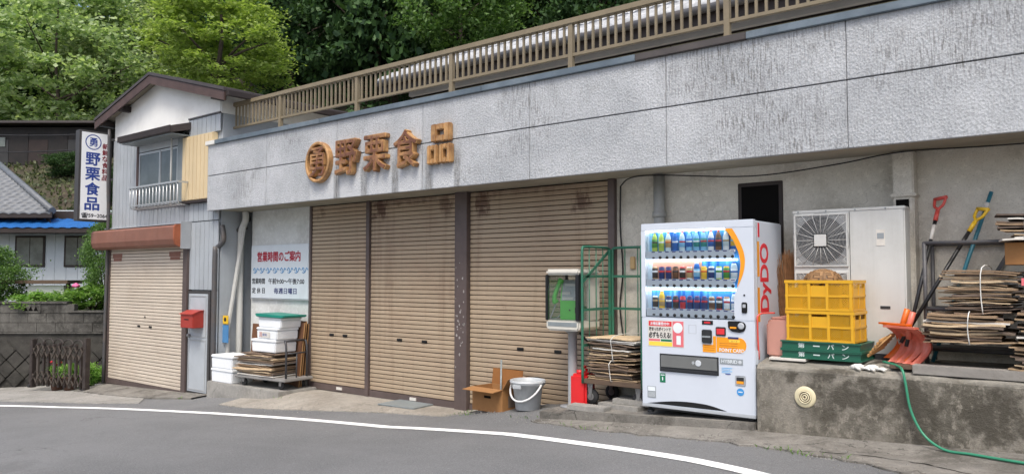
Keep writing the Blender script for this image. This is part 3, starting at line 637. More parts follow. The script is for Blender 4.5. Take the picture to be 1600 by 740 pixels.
# ------------------------------------------------------------------ two-storey house on the left
HY = 7.1
ho = thing('corner_house', 'two storey grey siding house with white gable and cream roller shutter', 'house', (-14, HY, -.8))
mb = MB(); mb.box(-16.05, -13.1, HY+.06, HY+.2, 1.8, 4.35).box(-16.05, -15.95, HY+.2, 13, -1, 4.3).box(-12.15, -12.06, HY+.2, 13, -1, 4.2).box(-13.1, -12.06, HY+.04, HY+.2, -1, 4.3).box(-16.05, -12.06, 12.9, 13, -1, 4.2)
mb.build('wall', 'siding_grey', ho)
q('gable_backing', 'plaster_white', ho, -16.0, -12.1, HY+.04, HY+.06, 3.95, 4.3)
gp = [(-16.02, 4.08), (-13.12, 4.08), (-13.12, 4.14), (-12.08, 4.14), (-12.08, 4.5), (-14.17, 5.03), (-16.02, 4.56)]
MB().prism(gp, HY-.005, HY+.035).build('gable_wall', 'plaster_white', ho)
# vertical siding boards with open joints
def boards(x0, x1, z0, z1, y, pitch, m, name='siding_board'):
    n_ = max(1, round((x1-x0)/pitch)); p = (x1-x0)/n_
    for i in range(n_):
        MB().box(x0+i*p+.004, x0+(i+1)*p-.004, y-.014, y+.01, z0, z1).build(name, m, ho, bevel=.004)
boards(-16.05, -14.98, 2.3, 4.07, HY, .155, 'siding_grey'); boards(-14.98, -13.2, 2.3, 2.6, HY, .155, 'siding_grey'); boards(-13.2, -12.06, 2.3, 2.62, HY, .155, 'siding_grey')
boards(-13.1, -12.06, 3.83, 4.13, HY, .155, 'siding_grey'); boards(-13.08, -12.06, 1.1, 2.285, HY, .155, 'siding_grey'); boards(-12.24, -12.06, -.7, 1.085, HY, .155, 'siding_grey')
boards(-13.2, -12.2, 2.68, 3.81, HY-.06, .125, 'siding_cream', 'shutter_case_board')
q('shutter_case', 'siding_cream', ho, -13.2, -12.2, HY-.055, HY+.03, 2.67, 3.82); q('case_sill', 'brown_dark', ho, -13.25, -12.2, HY-.1, HY+.03, 2.625, 2.665)
q('trim', 'pipe_dark', ho, -13.1, -12.06, HY-.03, HY+.01, 4.135, 4.16)
# window
wn = MB().box(-14.98, -13.21, HY-.02, HY+.05, 2.6, 3.93).build('window', 'dark_frame', ho)
q('brown_trim', 'brown_wood', wn, -14.98, -14.9, HY-.05, HY-.019, 2.61, 3.92)
for a, b, y in ((-14.88, -14.06, HY-.035), (-14.08, -13.42, HY-.028)):
    fr_ = MB(); boxring(fr_, a, b, 2.66, 3.7, .035, .04, y-.012, y+.012); fr_.build('sash', 'alu', wn)
    MB().box(a+.034, b-.034, y-.003, y+.003, 2.69, 3.67).build('pane', 'window_dark', wn)
q('window_head', 'alu_door', wn, -14.9, -13.4, HY-.04, HY-.021, 3.72, 3.92); q('jamb_panel', 'plate_steel', wn, -13.41, -13.22, HY-.05, HY-.021, 2.61, 3.92)
# canopy
MB().prism([(HY+.02, 4.1), (HY+.02, 3.97), (6.72, 3.86), (6.7, 3.9), (6.7, 3.97), (6.74, 3.99)], -14.98, -13.02, 'x').build('canopy', 'roof_metal', ho)
q('canopy_fascia', 'brown_dark', ho, -15.0, -13.0, 6.685, 6.698, 3.875, 3.985); q('canopy_soffit', 'plate_steel', ho, -14.95, -13.05, 6.74, HY, 3.84, 3.858)
# balcony bar guard
gd = MB().box(-14.82, -12.98, 6.83, 6.875, 2.985, 3.02).build('window_guard', 'alu', ho, bevel=.004)
for i in range(15):
    x = -14.78+i*.1265
    MB().tube([(x, 6.852, 3.0), (x, 6.852, 2.68), (x, 6.875, 2.62), (x, 6.95, 2.6), (x, 7.08, 2.6)], .011, 6).build('bar', 'alu', gd)
MB().bar((-14.82, 6.85, 3.0), (-14.82, 7.08, 3.0), .03).bar((-12.98, 6.85, 3.0), (-12.98, 7.04, 3.0), .03).bar((-14.8, 6.86, 2.66), (-13, 6.86, 2.66), .02).build('side_bar', 'alu', gd)
MB().tube([(-13.5, 6.98, 4.0), (-13.5, 6.98, 2.62)], .018, 8).build('drain_pipe', 'pipe_white', ho)
# gable roof
def slope(x0, z0, x1, z1, th, y0, y1):
    return MB().prism([(x0, z0), (x1, z1), (x1, z1+th), (x0, z0+th)], y0, y1)
AX, AZ = -14.17, 5.09
slope(-16.45, 4.5, AX, AZ, .05, 6.9, 13.2).build('roof', 'roof_metal', ho); slope(AX, AZ, -11.6, 4.41, .05, 6.9, 13.2).build('roof', 'roof_metal', ho)
for k in range(9):
    y = 7.4+k*.7
    slope(-16.44, 4.551, AX, AZ+.051, .022, y, y+.03).build('roof_seam', 'roof_metal', ho); slope(AX, AZ+.051, -11.61, 4.461, .022, y, y+.03).build('roof_seam', 'roof_metal', ho)
slope(-16.45, 4.34, AX, AZ-.16, .157, 6.87, 6.9).build('bargeboard', 'brown_wood', ho); slope(AX, AZ-.16, -11.6, 4.25, .157, 6.87, 6.9).build('bargeboard', 'brown_wood', ho)
slope(-16.46, 4.505, AX, AZ+.005, .055, 6.855, 6.9).build('verge_trim', 'roof_metal', ho); slope(AX, AZ+.005, -11.59, 4.415, .055, 6.855, 6.9).build('verge_trim', 'roof_metal', ho)
slope(-16.42, 4.46, AX, AZ-.035, .03, 6.9, 7.15).build('soffit', 'soffit', ho); slope(AX, AZ-.035, -11.62, 4.37, .03, 6.9, 7.15).build('soffit', 'soffit', ho)
for x, z in ((-16.2, 4.38), (-15.4, 4.58), (-12.0, 4.34)): q('purlin', 'brown_dark', ho, x-.06, x+.06, 6.9, 7.12, z, z+.11)
q('eave_gutter', 'brown_dark', ho, -16.53, -16.43, 6.9, 13.2, 4.42, 4.5); q('eave_gutter', 'brown_dark', ho, -11.6, -11.5, 6.9, 13.2, 4.33, 4.41); q('side_wall', 'plaster_white', ho, -12.059, -12.04, HY, 13, 4.14, 4.5)
# rolling shutter with its box
pb = [(HY, 2.27), (6.83, 2.235), (6.8, 2.2), (6.8, 1.99), (6.83, 1.9), (6.9, 1.86), (HY, 1.86)]
MB().prism(pb, -16.3, -13.02, 'x').build('shutter_box', 'rust_box', ho)
MB().prism([(HY, 2.28), (6.82, 2.245), (6.79, 2.2), (6.79, 1.99), (6.82, 1.89), (6.9, 1.85), (HY, 1.85)], -13.019, -12.97, 'x').build('box_end', 'rust_end', ho)
q('flashing', 'alu_door', ho, -16.3, -12.95, HY-.05, HY-.01, 2.281, 2.3); q('end_trim', 'alu', ho, -12.968, -12.945, 6.9, HY, 1.82, 2.3)
hs = shutter(ho, -16.0, -13.13, HY-.02, -.78, 1.87, 'house_shutter', 'post_brown', [(-14.75, .37), (-14.3, .37)])
q('slat_handle', 'vm_black', hs, -14.53, -14.5, HY-.045, HY-.02, .55, .58)
for x in (-15.7, -13.45): q('rust_stain', 'rust_box', ho, x-.2, x+.2, HY-.041, HY-.039, 1.69, 1.78); q('rust_stain', 'rust_box', ho, x-.16, x+.18, HY-.041, HY-.039, 1.63, 1.685)
q('shutter_post', 'post_brown', ho, -16.1, -16.0, HY-.06, HY+.2, -1, 1.86, bevel=.005); q('shutter_post', 'post_brown', ho, -13.129, -12.98, HY-.06, HY+.2, -1, 1.86, bevel=.005)
# side door
dr = MB().box(-12.99, -12.25, HY-.03, HY+.06, -.7, 1.08).build('door_frame', 'dark_frame', ho)
dd = MB().box(-12.93, -12.31, HY-.04, HY-.02, -.66, 1.03).build('door', 'alu_door', ho, bevel=.004)
mb = MB(); boxring(mb, -12.90, -12.34, .28, 1.0, .02, .02, HY-.047, HY-.039); boxring(mb, -12.90, -12.34, -.63, .24, .02, .02, HY-.047, HY-.039); mb.build('panel_moulding', 'alu', dd)
MB().lathe([(.03, 0), (.034, .02), (.03, .05), (.012, .06)], (-12.87, HY-.04, .3), 12, 'y').build('knob', 'wheel_iron', dd)
MB().tube(catmull([(-16.02, 6.98, 4.3), (-16.02, 6.98, 3.2), (-16.02, 7.0, 2.3), (-16.06, 7.0, -.8)], 5), .03, 8).build('downpipe', 'pipe_dark', ho)
MB().tube(catmull([(-12.05, 7.15, 2.2), (-12.0, 7.15, 1.95), (-12.12, 7.1, 1.8), (-12.1, 7.06, 1.6), (-12.1, 7.06, -.6)], 5), .045, 10).build('downpipe', 'pipe_dark', ho)
# mailbox
mbx = thing('mailbox', 'red metal mailbox fixed beside the grey side door', 'mailbox', (-12.6, 6.92, .45))
MB().prism([(6.86, .45), (7.06, .45), (7.06, .74), (6.98, .74), (6.86, .69)], -12.83, -12.42, 'x').build('body', 'mailbox_red', mbx, bevel=.008)
MB().prism([(6.84, .68), (6.98, .733), (7.07, .745), (7.07, .756), (6.98, .747), (6.84, .694)], -12.84, -12.41, 'x').build('lid', 'mailbox_red', mbx)
MB().box(-12.7, -12.56, 6.855, 6.861, .59, .605).build('slot', 'vm_black', mbx)
# projecting sign
ps = thing('projecting_sign', 'tall white projecting sign with blue shop name beside the white gable', 'sign', (-16.22, 6.8, 2.43))
MB().box(-16.34, -16.145, 6.47, 7.1, 2.43, 4.25).build('box', 'dark_frame', ps, bevel=.01)
MB().box(-16.146, -16.138, 6.51, 7.06, 2.47, 4.21).build('face', 'sign_white', ps)
xs_ = -16.137
for i, ch in enumerate('野栗食品'): lettering('sign_character', ps, 'ink_blue', ch, .27, .25, .001, .03, 'x', (xs_, 6.73, 3.68-.3*i))
lettering('sign_character', ps, 'ink_blue', '勇', .15, .17, .001, .02, 'x', (xs_, 6.73, 4.02))
mb = MB(); vs_ = []; n = 36
for k in range(n):
    a = 2*math.pi*k/n
    for r in (.135, .155): vs_.append((xs_, 6.73+r*math.cos(a), 4.02+r*math.sin(a)))
mb.add(vs_, [(2*k, 2*k+1, (2*k+3) % (2*n), (2*k+2) % (2*n)) for k in range(n)]); mb.build('mark_ring', 'ink_blue', ps)
for i, ch in enumerate('新鮮な食料品'): lettering('slogan_character', ps, 'ink_maroon', ch, .115, .11, .001, .03, 'x', (xs_, 6.965, 3.96-.128*i))
lettering('phone_number', ps, 'ink_black', '☎59−2064', .5, .1, .001, .02, 'x', (xs_, 6.785, 2.545))
MB().bar((-16.2, 7.08, 4.12), (-16.0, 7.15, 4.12), .04).bar((-16.2, 7.08, 3.3), (-16.0, 7.15, 3.3), .04).bar((-16.2, 7.08, 2.6), (-16.0, 7.15, 2.6), .04).build('bracket', 'pipe_dark', ps)
# ------------------------------------------------------------------ street-side clutter
def ql(name, m, parent, *b, bevel=0): return MB().box(*b).build(name, m, parent, bevel, local=True)
SHEETS = []
for i in range(12):
    rng = random.Random(100+i); mb = MB(); n = 6; th = rng.choice((.007, .009, .012, .016)); amp = rng.uniform(.001, .006); ph = rng.uniform(0, 6)
    vs_ = []
    for k in range(n+1):
        x = -.5+k/n; z = amp*math.sin(ph+k*.8)+rng.uniform(-.0012, .0012); y0, y1 = -.5+rng.uniform(-.012, .012), .5+rng.uniform(-.012, .012)
        dr_ = rng.uniform(-.006, .003); vs_ += [(x, y0, z+dr_), (x, y1, z), (x, y1, z+th), (x, y0, z+th+dr_)]
    mb.add(vs_, [(k*4+j, k*4+(j+1) % 4, k*4+4+(j+1) % 4, k*4+4+j) for k in range(n) for j in range(4)]+[(3, 2, 1, 0), (n*4, n*4+1, n*4+2, n*4+3)])
    mb._fix = True; SHEETS.append(mb.mesh('sheet', 'card_white' if i == 9 else 'card%d' % (i % 6)))
def bundle(label, loc, w, d, h, rz, seed, ties=(), group=None, n=None, odd=None, sag=0):
    rng = random.Random(seed); t = thing('cardboard_bundle', label, 'cardboard', loc, rz, group); n = n or max(6, int(h/.021)); z = .003
    for i in range(n):
        me = SHEETS[rng.randrange(12)]
        o = link('sheet', me, t, (rng.uniform(-.05, .05)*w, rng.uniform(-.04, .04)*d, z)); z = h*(i+1)/n-.006
        f = rng.choice((1, 1, .95, .88, .78, .7)); o.scale = (w*f*rng.uniform(.94, 1.04), d*rng.uniform(.88, 1.03), 1); o.rotation_euler = (rng.uniform(-.016, .016), rng.uniform(-.018, .018)+sag*(i/n-.3), rng.uniform(-.09, .09))
    for kind, a in ties:
        r = .0042
        if kind == 'x': pts = [(a, -d*.53, -.002), (a-.01, -d*.545, h*.5), (a, -d*.52, h+.008), (a, d*.5, h+.01), (a, d*.54, h*.5), (a, d*.52, -.002)]
        else: pts = [(-w*.53, a, -.002), (-w*.55, a, h*.5), (-w*.52, a, h+.008), (w*.5, a, h+.01), (w*.55, a, h*.5), (w*.53, a, -.002)]
        MB().tube(catmull(pts+pts[:1], 3)[:-1], r, 5, True).build('tie_string', 'string_white' if kind != 'b' else 'blue_rope', t, local=True)
    return t
# stone step in front of the left wall
st_ = MB().box(-11.98, -9.96, 6.88, YW, -.7, -.395)
stp = one('concrete_step', st_, 'kerb_concrete', 'low concrete step under the hours board and hand cart', 'step', (-10.9, 7.2, -.6), bevel=.012)
# foam boxes
def foam(label, x, y, z, w, d, h, rz=0, group='white foam boxes', band=False):
    t = thing('foam_box', label, 'box', (x, y, z), rz, group); lid = h*.22
    MB().prism([(-w/2*.95, 0), (w/2*.95, 0), (w/2, h-lid-.003), (-w/2, h-lid-.003)], -d/2, d/2).build('body', 'foam', t, .012, local=True)
    MB().box(-w/2-.008, w/2+.008, -d/2-.008, d/2+.008, h-lid, h).build('lid', 'foam', t, .012, local=True)
    return t
foam('white foam box on the step, lower of the pair left of the cardboard', -11.6, 7.12, -.395, .62, .4, .225)
foam('white foam box on the step, upper of the pair left of the cardboard', -11.6, 7.12, -.169, .62, .4, .215)
# hand cart with bundle and boxes
ct = thing('hand_cart', 'dark platform hand cart carrying flattened cardboard by the hours board', 'cart', (-10.6, 7.22, -.395), R(4))
ql('platform', 'cart_grey', ct, -.62, .62, -.28, .28, .13, .175, bevel=.012)
mb = MB()
for y in (-.2, .2): mb.tube([(.55, y, .17), (.55, y, .62), (.53, y*.98, .72), (.5, y*.95, .74)], .017, 8)
mb.tube([(.5, -.19, .74), (.5, .19, .74)], .017, 8); mb.tube([(.55, -.2, .55), (.55, .2, .55)], .012, 8); mb.tube([(.55, 0, .17), (.55, 0, .55)], .012, 8); mb.build('handle', 'cart_dark', ct, local=True)
for x in (-.45, .45):
    for y in (-.2, .2):
        c_ = MB().lathe([(.03, -.016), (.058, -.014), (.06, 0), (.058, .014), (.03, .016)], (x, y, .06), 16, 'y').build('wheel', 'rubber', ct, local=True)
        MB().prism([(x-.035, .13), (x+.035, .13), (x+.02, .06), (x-.02, .06)], y-.03, y-.024).build('fork', 'cart_grey', c_, local=True)
bundle('thick pile of flattened brown cardboard on the dark hand cart', (-10.72, 7.2, -.215), .98, .52, .36, R(3), 11, n=22)
foam('white foam box lying directly on the hand cart cardboard', -10.62, 7.24, .15, .62, .4, .2, R(2))
fb = foam('white foam box with red printed label in the middle of the cart stack', -10.55, 7.25, .352, .58, .38, .18, R(-2))
MB().box(-.2, .1, -.2, -.198, .025, .115).build('paper_label', 'card_white', fb, local=True)
me = text('川', .06, .075, .0008, .03, 'y', (-.16, -.2, .07)); me.materials.append(M['ink_red']); link('label_print', me, fb)
me = text('鮮魚', .13, .045, .0008, .0, 'y', (-.04, -.2, .07)); me.materials.append(M['ink_blue']); link('label_print', me, fb)
foam('white foam box under the teal tray at the top of the cart stack', -10.52, 7.27, .534, .6, .38, .16, R(1))
mb = MB(); mb.prism([(-.36, .02), (-.33, .0), (.3, .0), (.37, .015), (.37, .045), (.3, .04), (-.3, .05), (-.36, .05)], -.22, .22); o = one('plastic_tray', mb, 'teal_plastic', 'shallow teal green plastic tray lying on the topmost foam box', 'tray', (0, 0, 0), bevel=.008); o.location = (-10.5, 7.27, .694); o.rotation_euler = (0, R(1), R(2))
# boards leaning on the wall
for i, (x, w_, h_, lab) in enumerate(((-10.42, .5, .98, 'brown plywood sheet leaning behind the hand cart, widest of three'), (-10.3, .3, 1.02, 'narrow brown plywood board leaning in the middle beside the shutter post'), (-10.21, .16, 1.0, 'slim brown board leaning closest to the shutter post'))):
    y = 7.56-.05*i; mb = MB().box(-w_/2, w_/2, -.009, .009, 0, h_); mb.k = 1; mb.box(w_/2+.0005, w_/2+.006, -.0088, .0088, .002, h_-.002)
    o = one('plywood_board', mb, ['plywood', 'ply_edge'], lab, 'board', (0, 0, 0), 'boards leaning by the shutter'); o.location = (x, y-.08, -.39); o.rotation_euler = (R(-5), 0, R(-6*i))
mb = MB().box(-.32, .32, -.009, .009, 0, .92); o = one('plywood_board', mb, 'plywood', 'brown plywood sheet half hidden behind the foam boxes on the cart', 'board', (0, 0, 0), 'boards leaning by the shutter'); o.location = (-11.42, 7.52, -.39); o.rotation_euler = (R(-4), 0, 0)
# white leaning plank with sticker and tag
pk = thing('white_plank', 'long dirty white plank leaning by the downpipe with blue tag', 'plank', (-11.95, 7.25, -.35), 0)
pl = MB().bar((-.08, 0, .62), (.06, .22, 2.55), .075, .03, (0, -1, .1)); pl.build('plank', 'pipe_white', pk, local=True)
MB().box(-.16, .06, -.05, -.035, .56, .86).build('blue_tag', 'tag_blue', pk, .004, local=True); MB().box(-.1, .05, -.055, -.038, .88, 1.02).build('yellow_sticker', 'grip_yellow', pk, .003, local=True)
MB().lathe([(.035, 0), (.035, .003)], (-.025, -.056, .955), 12, 'y').build('sticker_mark', 'vm_black', pk, local=True)
MB().bar((-.08, .02, 0), (-.07, .03, .63), .07, .03, (0, -1, 0)).build('plank_foot', 'pipe_white', pk, local=True)
for i, (dx, h_) in enumerate(((0, 1.6), (.05, 1.45), (-.05, 1.5))):
    mb = MB().tube(catmull([(0, 0, 0), (.03*(1-i), .02, h_*.5), (.02, .1, h_)], 4), .012, 6); one('blue_pole', mb, 'blue_rope', 'thin pale blue pole standing in the alley by the white downpipe', 'pole', (0, 0, 0), 'thin blue poles in the alley').location = (-12.15+dx, 7.3+.04*i, -.45)

# steel plate on the apron
mb = MB().box(-.33, .33, -.25, .25, 0, .018); o = one('steel_plate', mb, 'plate_steel', 'flat grey steel plate lying before the middle shutter', 'plate', (0, 0, 0), bevel=.004); o.location = (-7.73, 7.4, g(-7.73, 7.4)+.014); o.rotation_euler = (0, 0, R(4))
# open cardboard box
bx = thing('open_carton', 'open brown cardboard box with one flap folded out beside the bucket', 'box', (-5.98, 7.2, g(-5.98, 7.2)+.0), R(-4))
W_, D_, H_ = .5, .34, .28
for nm, b in (('side', (-W_/2, -W_/2+.006, -D_/2, D_/2, 0, H_)), ('side', (W_/2-.006, W_/2, -D_/2, D_/2, 0, H_)), ('side', (-W_/2+.006, W_/2-.006, -D_/2, -D_/2+.006, 0, H_)), ('side', (-W_/2+.006, W_/2-.006, D_/2-.006, D_/2, 0, H_)), ('bottom', (-W_/2+.006, W_/2-.006, -D_/2+.006, D_/2-.006, .002, .008))): ql(nm, 'card_box', bx, *b)
MB().box(-W_/2, W_/2, D_/2-.002, D_/2+.004, 0, .19, (R(-8), 0, 0), (0, D_/2, 0)).build('flap', 'card_box_in', bx, local=True).location = (0, 0, H_)
MB().box(-W_/2, W_/2, -.17, 0, 0, .006, (R(6), 0, 0), (0, 0, 0)).build('flap', 'card_box', bx, local=True).location = (0, -D_/2, H_-.005)
MB().box(0, .006, -D_/2, D_/2, 0, .16, (0, R(35), 0), (0, 0, 0)).build('flap', 'card_box', bx, local=True).location = (W_/2-.004, 0, H_)
MB().box(W_/2+.0005, W_/2+.002, -.07, .07, .06, .2).build('carton_print', 'card3', bx, local=True); MB().box(-.05, .06, -D_/2-.002, -D_/2-.0005, .16, .19).build('hand_hole', 'void_dark', bx, local=True)
mb = MB().tube([(0, 0, 0), (-.12, .16, .55)], .012, 8); one('metal_stick', mb, 'plate_steel', 'thin grey metal stick standing up out of the open carton', 'stick', (0, 0, 0)).location = (-5.98, 7.27, g(-5.98, 7.2)+.02)
# bucket
bk = thing('bucket', 'grey plastic bucket with white carrying handle before the shutter', 'bucket', (-5.45, 7.12, g(-5.45, 7.12)))
mb = MB().lathe([(.13, 0), (.142, .01), (.172, .27), (.186, .272), (.19, .29), (.205, .292), (.205, .34), (.196, .342), (.188, .335), (.165, .27), (.13, .015), (.0, .014)], (0, 0, 0), 28); mb.build('pail', 'bucket', bk, local=True)
MB().tube([(.205*math.cos(a)*1.0, .205*math.sin(a), .32) for a in [2*math.pi*k/24 for k in range(24)]], .006, 6, True).build('rim_bead', 'bucket', bk, local=True)
hp = [(.21*math.cos(a), -.02-.17*math.sin(a)*.9, .3-.19*math.sin(a)) for a in [math.pi*k/14 for k in range(15)]]
MB().tube(hp, .012, 8).build('handle', 'bucket_handle', bk, local=True)
MB().box(-.06, .06, -.215, -.195, .255, .3).build('grip_tab', 'bucket', bk, .006, local=True)

# kerb slab carrying phone, cage and vending machine
mb = MB(); sx = [-4.98, -4.72, -4.56, -4.0, -3.3, -2.6]; sz = [-.105, -.095, -.04, -.03, .01, .045]
P = []
for x, z in zip(sx, sz): P += [(x, 6.72, z-.25), (x, 6.7, z), (x, 7.58, z+.01), (x, 7.58, z-.25)]
mb.add(P, [(i*4+j, i*4+4+j, i*4+5+j, i*4+1+j) for i in range(5) for j in range(3)]+[(0, 1, 2, 3), (20, 23, 22, 21)]); mb._fix = True
one('kerb_slab', mb, 'path_concrete', 'long low concrete slab under the phone stand and vending machine', 'slab', (-3.8, 7.1, -.1), bevel=.01)
for i, (x, y, z, w_, d_, h_, rz, lab) in enumerate(((-4.4, 6.79, -.05, .44, .17, .055, 3, 'pale concrete paving block on the slab before the cage wheel'), (-4.12, 7.08, -.04, .5, .34, .06, -5, 'flat grey concrete slab lying under the roll cage'), (-4.02, 7.12, .019, .42, .3, .055, 4, 'upper flat concrete slab stacked under the roll cage'))):
    mb = MB().box(-w_/2, w_/2, -d_/2, d_/2, 0, h_); o = one('paving_block', mb, 'block_concrete', lab, 'block', (0, 0, 0), bevel=.006); o.location = (x, y, z); o.rotation_euler = (0, 0, R(rz))

# public phone
ph = thing('public_phone', 'green public telephone in a glazed cabinet on a grey pole', 'telephone', (-4.83, 7.13, -.055))
MB().lathe([(.14, -.042), (.14, -.03), (.052, -.028), (.05, .76), (.1, .8)], (0, 0, 0), 20).build('pole', 'phone_pole', ph, local=True)
B_ = (-.215, .215, -.19, .21)
MB().prism([(-.2, .80), (.2, .80), (.225, .84), (.225, .915), (-.225, .915), (-.225, .84)], -.2, .22).build('base_tray', 'phone_white', ph, .018, local=True)
MB().box(-.19, .19, -.204, -.199, .85, .895).build('name_strip', 'plate_steel', ph, local=True)
MB().box(-.225, .225, -.205, .225, 1.41, 1.475).build('roof', 'phone_white', ph, .022, local=True)
for x, y, w_, d_ in ((-.21, -.185, .035, .04), (.2, -.185, .05, .05), (-.21, .195, .03, .03)): MB().box(x-w_/2, x+w_/2, y-d_/2, y+d_/2, .912, 1.414).build('corner_post', 'phone_black', ph, .006, local=True)
MB().box(.19, .222, .0, .218, .912, 1.414).build('side_panel', 'phone_white', ph, .008, local=True); MB().box(-.19, .19, .205, .218, .912, 1.414).build('back_pane', 'glass', ph, local=True)
MB().box(-.192, .175, -.19, -.186, .915, 1.41).build('front_pane', 'glass', ph, local=True); MB().box(-.214, -.21, -.165, .18, .915, 1.41).build('side_pane', 'glass', ph, local=True); MB().box(.206, .21, -.16, .0, .915, 1.41).build('side_pane', 'glass', ph, local=True)
tp_rot = True
tp = MB().prism([(-.12, .915), (-.12, 1.1), (.0, 1.3), (.1, 1.3), (.1, .915)], -.055, .165, 'x').build('telephone', 'phone_green', ph, .01, local=True)
MB().prism([(-.125, 1.105), (-.005, 1.3), (-.0, 1.297), (-.118, 1.102)], -.04, .155, 'x').build('keypad_panel', 'phone_panel', tp, local=True)
for z_, x_, w_ in ((1.25, .04, .06), (1.17, .0, .04), (1.12, .02, .05)):
    y_ = -.125+(z_-1.105)*.615; MB().box(x_-w_, x_+w_, y_-.006, y_-.001, z_-.014, z_+.014).build('instruction_card', 'card_white', tp, local=True)
for i in range(4):
    for j in range(3): z_ = 1.2-.02*i; y_ = -.125+(z_-1.105)*.615; MB().box(.085+.02*j, .099+.02*j, y_-.008, y_-.001, z_, z_+.013).build('key', 'vm_ltgrey', tp, local=True)
MB().box(.09, .13, -.126, -.119, .98, 1.04).build('coin_return', 'vm_black', tp, .004, local=True); MB().lathe([(.008, 0), (.008, .006)], (.04, -.12, 1.01), 10, 'y').build('lock', 'vm_black', tp, local=True)
MB().tube(catmull([(-.1, -.09, 1.08), (-.115, -.1, 1.12), (-.095, -.08, 1.2), (-.065, -.05, 1.28), (-.055, -.04, 1.3)], 4), [.03, .032, .03, .024, .022, .022, .022, .022, .022, .022, .022, .022, .024, .03, .032, .032, .03][:17], 10).build('handset', 'phone_green', tp, local=True)
MB().tube(catmull([(-.1, -.09, 1.07), (-.13, -.12, .98), (-.15, -.1, .93), (-.1, -.05, .93), (-.06, 0, .97)], 6), .006, 6).build('handset_cord', 'phone_panel', tp, local=True)
tp.rotation_euler = (0, 0, R(24)); tp.location = (-.085, .03, -.14); tp.scale = (1.15, 1.05, 1.15)
MB().tube(catmull([(.03, .06, .8), (.1, .1, .7), (.14, .2, .62), (.12, .34, .6)], 6), .012, 8).build('cable', 'cable', ph, local=True)

# roll cage
cg = thing('roll_cage', 'green metal roll cage trolley loaded with tied cardboard', 'trolley', (-4.22, 7.24, .0))
x0, x1, y0, y1, zt, zb = -.36, .36, -.29, .27, 1.66, .2
ql('deck', 'deck_brown', cg, x0, x1, y0, y1, zb, zb+.05, bevel=.006)
def panel(name, a, b, diag=False):
    a, b = Vector(a), Vector(b); d = (b-a); mb = MB(); r = .015; up = Vector((0, 0, 1)); c_ = d.normalized()*.06
    mb.tube(catmull([a, a+up*.8, a+up*(zt-zb-.07), a+up*(zt-zb-.02)+c_*.3, a+up*(zt-zb)+c_, b+up*(zt-zb)-c_, b+up*(zt-zb-.02)-c_*.3, b+up*(zt-zb-.07), b+up*.8, b], 4), r, 8)
    pt = mb.build(name, 'cage_green', cg, local=True)
    for z_ in (.4, .78, 1.14): MB().bar(a+up*z_, b+up*z_, .012, .028).build('cross_bar', 'cage_green', pt, local=True)
    for k in range(1, 4): MB().tube([a+d*k/4, a+d*k/4+up*(zt-zb)], .006, 6).build('upright_rod', 'cage_green', pt, local=True)
    if diag: MB().bar(a+up*1.08+d*.02, b+up*(zt-zb-.03), .03, .012, (1, 0, 0)).build('brace', 'cage_green', pt, local=True)
panel('side_panel', (x0, y0, zb), (x0, y1, zb), True); panel('back_panel', (x0+.04, y1+.005, zb), (x1-.04, y1+.005, zb)); panel('side_panel', (x1, y0, zb), (x1, y1, zb))
MB().bar((x0+.02, y1-.02, zb), (x0+.02, y1-.02, zt-.02), .03).build('hinge_post', 'cage_green', cg, local=True)
for x in (x0+.07, x1-.07):
    for y in (y0+.07, y1-.07):
        wz = .1+(-.03 if x < 0 else -.02); wh = MB().lathe([(.03, -.022), (.078, -.02), (.084, 0), (.078, .02), (.03, .022)], (x, y, wz-.01), 18, 'y').build('wheel', 'rubber', cg, local=True)
        MB().lathe([(.038, -.026), (.038, .026)], (x, y, wz-.01), 12, 'y').build('hub', 'wheel_iron', wh, local=True)
        MB().prism([(x-.035, zb), (x+.035, zb), (x+.012, wz-.02), (x-.012, wz-.02)], y-.034, y-.028).build('fork', 'wheel_iron', wh, local=True)
bundle('tied cardboard bundle with blue string, lower of two in the roll cage', (-4.23, 7.2, .252), .62, .5, .2, R(2), 21, (('x', .0),), n=10)
bundle('tied cardboard bundle, upper of two in the roll cage', (-4.24, 7.22, .456), .64, .5, .25, R(-3), 24, (('x', .05),), n=13, sag=.05)
# red fuel can
rc = thing('fuel_can', 'red plastic fuel can standing between phone pole and roll cage', 'can', (-4.675, 7.1, -.07), R(14))
MB().box(-.09, .09, -.16, .16, 0, .36).build('body', 'can_red', rc, .025, local=True)
MB().lathe([(.035, 0), (.035, .05)], (0, -.1, .35), 14).build('cap', 'can_red', rc, local=True); MB().tube(catmull([(0, -.02, .35), (0, 0, .41), (0, .1, .41), (0, .13, .35)], 4), .015, 8).build('handle', 'can_red', rc, local=True)
# ------------------------------------------------------------------ vending machine (local u = x, front at y = 0)
vm = thing('vending_machine', 'white drinks vending machine with orange arc and three rows of samples', 'vending machine', (-3.75, 6.75, .03))
def vq(name, m, par, *b, bevel=0): b = list(b); b[4] -= .03; b[5] -= .03; return MB().box(*b).build(name, m, par, bevel, local=True)
VW = 1.14
# cabinet: body behind the door, door as a frame around the window opening
vq('body', 'vm_white', vm, .005, VW-.005, .06, .74, .085, 1.85, bevel=.01)
dm = MB(); k = -.03
win = [(.046, .945), (.95, .945), (.953, 1.163), (.985, 1.245), (1.005, 1.35), (1.018, 1.454), (1.001, 1.553), (.948, 1.677), (.872, 1.787), (.046, 1.787)]
